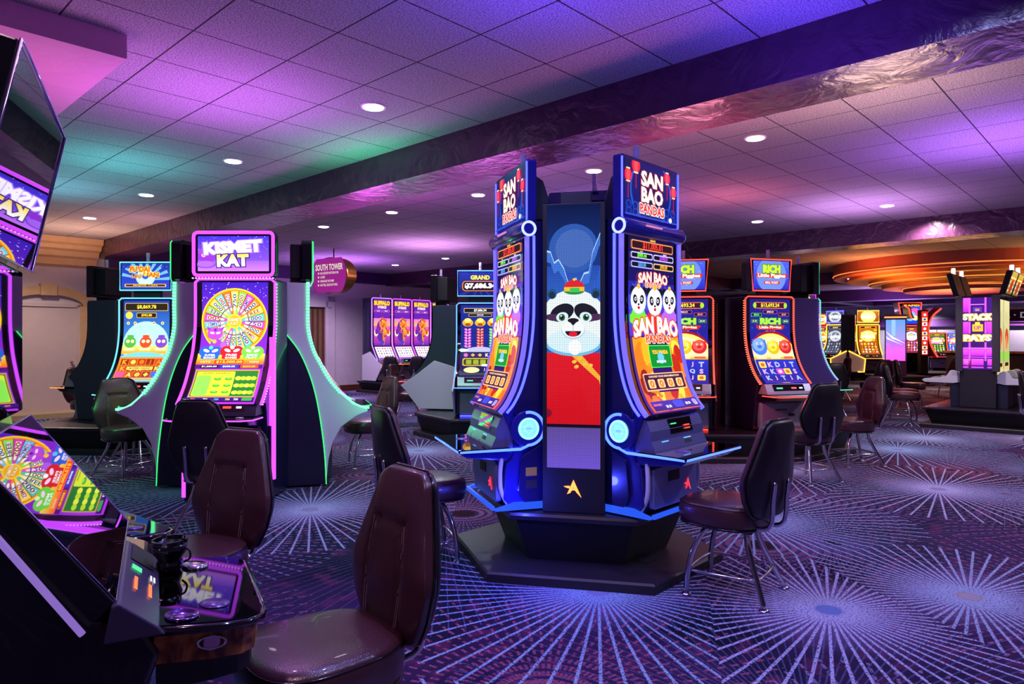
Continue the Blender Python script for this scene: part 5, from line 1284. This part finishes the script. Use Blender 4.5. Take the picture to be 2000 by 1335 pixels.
x0, y0 = at(1795, 23.6); stand('dark stand under the tall red machine and arches', [(x0 - .6, y0 - 1.0), (x0 + .9, y0 - 1.6), (x0 + 1.2, y0 + .6), (x0 - .6, y0 + .5)], z=.30)
# bar at the far right
t = thing('bar_counter', 'long bar counter with an orange wooden top at the right edge, behind the neon column', 'bar counter', (14.6, 19.2, 0), ROOM_YAW - R(90))
MB().box(-2.2, 3.5, -.35, .35, 1.0, 1.06).obj('counter_top', M_WOOD, t, bevel=.01); MB().box(-2.1, 3.4, -.25, .3, 0, 1.0).obj('counter_front', mat('bar_dark', '1a0f14', .5), t)
t = thing('hanging_sign_band', 'dark plum sign band with pale letters at the right edge above the bar', 'sign', (17.0, 21.6, 0), R(-20))
MB().box(-2.0, 3.5, 0, .15, 1.98, 2.36).obj('band', M_BAND, t); MB().box(-2.0, 3.5, -.01, 0, 2.36, 2.42).obj('band_edge', M_WALL, t); MB().box(-2.0, 3.5, -.01, 0, 1.90, 1.96).obj('band_edge', M_WALL, t)
a = Art(.12); a.text('SL · DL · SE · DL · SE', .5, .5, .55, 'd8c8d0', w=.9); a.build('lettering', flat_map(-1.6, 1.4, 2.02, 2.34, -.002), M_PRINT, t)
x, y = at(1856, 33); 
bw = thing('back_bar_shelf', 'dim back bar shelf with coloured ornaments beyond the red arch', 'shelf', (x, y, 0), R(-40))
MB().box(-2.2, 2.2, 0, .4, 0, 2.3).obj('shelf_unit', mat('shelf_plum', '2a1030', .6), bw)
MB().box(-2.1, 2.1, -.25, 0, 1.28, 1.32).obj('shelf_board', M_WOOD, bw); MB().box(-2.1, 2.1, -.25, 0, .9, .94).obj('shelf_board', M_WOOD, bw)
random.seed(14)
BT = None
colsB = [('amber', 'c08030'), ('blue', '3050a0'), ('pink', 'a05070'), ('green', '507040'), ('clear', 'a0a0b0')]
for k in range(14):
    nm, cc = colsB[k % 5]; yy = -.12; xx = -1.9 + k * .29
    w = Matrix.Rotation(R(-40), 3, 'Z') @ Vector((xx, yy, 0)) + Vector((x, y, 1.32))
    o = MB().lathe([(.001, 0), (.055, .004), (.055, .2), (.04, .25), (.02, .28), (.02, .36), (.001, .362)], 12).obj('bottle', mat('bottle_' + nm, cc, .15, coat=.4)); o.location = w
    tag(o, 'tiny %s bottle on the shelf of the far back bar' % nm, 'bottle', 'bottles on the far back bar, ' + nm)

# ---- hanging oval sign --------------------------------------------------
x, y = at(652, 14.1)
t = thing('hanging_oval_sign', 'oval magenta sign reading SOUTH TOWER with a brass rim, hanging from the ceiling', 'sign', (x, y, 0), R(-33))
zc = 2.70; ov = [(.53 * math.cos(2 * PI * k / 48), zc + .37 * math.sin(2 * PI * k / 48)) for k in range(48)]
MB().prism(ov, -.13, .13, 'xz').obj('brass_rim', M_GOLD, t, bevel=.01)
a = Art(.35 / .505); a.ell(.5, .5, .5, '8a1878', n=48); a.ell(.5, .5, .485, 'a82898', n=48)
a.text('SOUTH TOWER', .5, .74, .17, 'fff4e0', w=.78, off=.03)
for k, s_ in enumerate(('RACES/SPORTSBOOK', 'CAFE', 'GARAGE ROOMS', 'HOTEL ELEVATORS')):
    a.rect(.18, .545 - k * .115, .215, .60 - k * .115, 'ffe8d8'); v, f = text_mesh(s_); a.text(s_, .25 + .0165 * len(s_), .572 - k * .115, .062, 'ffe8d8', w=.033 * len(s_))
a.build('sign_face', flat_map(-.505, .505, zc - .35, zc + .35, -.1315), M_PRINT2 if 'M_PRINT2' in globals() else screen_mat('sign_print', .8), t)
MB().cyl((0, 0, zc + .36), (0, 0, CEIL), .012, 10).obj('hanging_rod', M_BLACKM, t)

# ---- nearest slant-top machine (left foreground) ------------------------
PH1 = 117.4
def slant(label, x, y, phi, off=-.345):
    """local x along the screen, front = -y.  deck in front, reclined main screen, upright glass, leaning topper"""
    t = thing('slot_machine', label, 'slot machine', (x, y, 0), R(phi)); h = .39
    body = [(.44, .0), (.44, 2.0), (.40, 2.0), (.385, 1.20), (.375, 1.15), (.12, .795), (.02, .755), (-.01, .70), (.02, .62), (.22, .32), (.30, .0)]
    MB().prism(body, -h, h).obj('cabinet', M_BLACK, t, bevel=.012)
    for s in (-1, 1):
        MB().tube([(s * (h + .002), .385, 1.15), (s * (h + .002), .138, .773)], .0075, 6).obj('side_light', neon('side_purple', (.24, .14, .52)), t)
    # reclined main screen: bottom (y=.089,z=.821) top (y=.34,z=1.16)
    b0, b1 = Vector((0, .089, .821)), Vector((0, .342, 1.165)); dd = (b1 - b0); nn = Vector((0, -dd.z, dd.y)).normalized()
    fr = MB(); q = [b0 - dd * .015 + nn * .012, b1 + dd * .015 + nn * .012, b1 + dd * .015 - nn * .05, b0 - dd * .015 - nn * .05]
    fr.prism([(p.y, p.z) for p in q], -.372 - .01, .372 + .01).obj('screen_bezel', M_BLACK, t, bevel=.004)
    def fm(u, v, n): p = b0 + dd * v + nn * (n + .0135); return (-.372 + .744 * u, p.y, p.z)
    q = [b0 + nn * .0125, b1 + nn * .0125, b1 + nn * .0145, b0 + nn * .0145]
    MB().prism([(p.y, p.z) for p in q], -.37, .37).obj('screen_glass', M_MIRROR, t)
    rim = [(-.374, *((b0 - dd * .004 + nn * .0135).yz)), (-.374, *((b1 + dd * .004 + nn * .0135).yz)), (.374, *((b1 + dd * .004 + nn * .0135).yz)), (.374, *((b0 - dd * .004 + nn * .0135).yz))]
    MB().tube(rim, .0028, 5, closed=True).obj('screen_rim', mat('bright_rim', 'c8b8e8', .2, metal=1), t)
    # upright glass
    MB().box(-.385, .385, .352, .40, 1.19, 1.60).obj('upright_glass', M_MIRROR, t, bevel=.003)
    # leaning topper
    p0, p1 = Vector((0, .338, 1.605)), Vector((0, .252, 2.025)); dd2 = p1 - p0; n2 = Vector((0, -dd2.z, dd2.y)).normalized()
    q = [p0, p1, p1 - n2 * .085, p0 - n2 * .085]
    tp = MB().prism([(p.y, p.z) for p in q], -.37, .42).obj('topper', M_BLACK, t, bevel=.006)
    q = [p0 + n2 * .002 + dd2 * .01, p1 + n2 * .002 - dd2 * .01, p1 - dd2 * .01, p0 + dd2 * .01]
    MB().prism([(p.y, p.z) for p in q], -.362, .412).obj('topper_glass', M_MIRROR, tp)
    e = p0 + n2 * .004; f_ = p1 + n2 * .004
    MB().tube([(-.368, e.y, e.z), (-.368, f_.y, f_.z), (.418, f_.y, f_.z), (.418, e.y, e.z)], .004, 5, closed=True).obj('topper_rim', mat('bright_rim', 'c8b8e8', .2, metal=1), tp)
    # sloped ticket and bill panel, lx from -.40 to .15
    pn = MB().prism([(.10, .745), (.085, .825), (.07, .828), (-.005, .765), (-.02, .745)], -.40, .14).obj('bill_panel', mat('panel_slate', '3a3550', .3), t, bevel=.004)
    def onp(u, w_, n): # u along x, w 0 (deck) .. 1 (screen)
        a_ = Vector((0, -.004, .767)); b_ = Vector((0, .069, .8275)); n_ = Vector((0, -(b_ - a_).z, (b_ - a_).y)).normalized(); p = a_.lerp(b_, w_) + n_ * (.001 + n); return (u, p.y, p.z)
    def decal(name, u0, u1, w0, w1, m, par=pn):
        mb = MB(); v = [mb.bm.verts.new(onp(a_, b_, .001)) for a_, b_ in ((u0, w0), (u1, w0), (u1, w1), (u0, w1))]; mb._f(v); return mb.obj(name, m, par)
    decal('bill_slot', -.02, .13, .15, .85, M_BLACKM); decal('ticket_window', -.10, -.06, .5, .8, M_GREENW if 'M_GREENW' in globals() else N_GREENL)
    decal('button_light', -.12, -.075, .18, .24, N_WHT); decal('button_light', -.12, -.075, .08, .14, N_WHT)
    for k in range(9): decal('meter_segment', -.245 + k * .011, -.239 + k * .011, .60, .70, N_ORG); decal('meter_segment', -.245 + k * .011, -.239 + k * .011, .18, .28, N_ORG)
    # deck  (lx -.38 .. .15, fw .011 .. .235)
    dk = [(-.385, .0), (-.385, -.13), (-.372, -.195), (-.34, -.228), (-.30, -.238), (.10, -.238), (.14, -.20), (.15, -.10), (.15, .0)]
    n_before = set(t.children)
    MB().prism(dk, .745, .762, 'xy').obj('button_deck', M_DECK, t, bevel=.004)
    MB().tube([(p[0] * 1.01, p[1] * 1.01, .75) for p in dk], .010, 8, closed=True).obj('deck_bumper', mat('bumper', '120c18', .12, coat=.6), t)
    dk2 = [(p[0] * .985, p[1] * .975) for p in dk]
    wd = MB().prism(dk2, .675, .745, 'xy').obj('wood_trim', M_WOOD, t)
    MB().cyl((-.386, -.12, .715), (-.376, -.12, .715), .018, 20).obj('lock', M_CHROME, wd)
    MB().tube([(-.384, -.12 + .03 * math.cos(2 * PI * k / 20), .715 + .014 * math.sin(2 * PI * k / 20)) for k in range(20)], .0035, 6, closed=True).obj('lock_ring', M_CHROME, wd)
    MB().prism([(p[0] * .9, p[1] * .9) for p in dk], .60, .69, 'xy').obj('deck_support', M_BLACKM, t)
    MB().lathe([(.001, .002), (.030, .002), (.034, .006), (.037, .006), (.038, 0)], 28, (-.335, -.055, .762)).obj('cup_ring', mat('purple_chrome', '8a60c0', .15, metal=1), t)
    MB().lathe([(.001, .003), (.034, .003), (.036, 0)], 28, (-.265, -.13, .762)).obj('play_button', mat('button_plum', '4a2a78', .25), t)
    MB().lathe([(.001, .010), (.028, .010), (.034, .006), (.036, 0)], 28, (.05, -.10, .762)).obj('spin_button', M_CHROME, t)
    tl_ = R(5.8); piv = Vector((0, -.0, .762)); rm = Matrix.Rotation(tl_, 3, 'X')
    for ch in t.children:
        if ch in n_before or ch.name.startswith('deck_support'): continue
        ch.rotation_euler.x = tl_; ch.location = piv - rm @ piv
    candle(t, 0, .42, 2.0)
    return t
random.seed(31)
slant('foreground slot machine cut by the left edge, its leaning glass mirroring the wheel machine', -.97, 1.874, PH1)
slant('second slot machine behind the foreground one at left, its glossy deck showing', -1.60, 2.44, 142)
# ashtray on the near deck
c1, s1 = math.cos(R(PH1)), math.sin(R(PH1))
def near(lx, fw, z): return (-.97 + c1 * lx - s1 * (-fw), 1.874 + s1 * lx + c1 * (-fw), z)
t = thing('ashtray', 'black notched ashtray standing on the deck of the foreground machine', 'ashtray', near(.035, .035, .760))
MB().lathe([(.001, 0), (.030, 0), (.034, .006), (.034, .02), (.030, .03), (.044, .05), (.046, .075), (.041, .075), (.038, .056), (.001, .052)], 32).obj('bowl', M_BLACK, t)
for k in range(5):
    a_ = 2 * PI * k / 5; b_ = a_ + .95
    MB().prism([(.0405 * math.cos(a_ + (b_ - a_) * q / 5), .0405 * math.sin(a_ + (b_ - a_) * q / 5)) for q in range(6)] + [(.0465 * math.cos(b_ - (b_ - a_) * q / 5), .0465 * math.sin(b_ - (b_ - a_) * q / 5)) for q in range(6)], .073, .084, 'xy').obj('rim_tooth', M_BLACK, t)
MB().tube(smooth_path([(.040, 0, .02), (.056, .0, .03), (.056, 0, .05), (.044, 0, .06)], 4), .003, 6).obj('handle', M_BLACK, t)
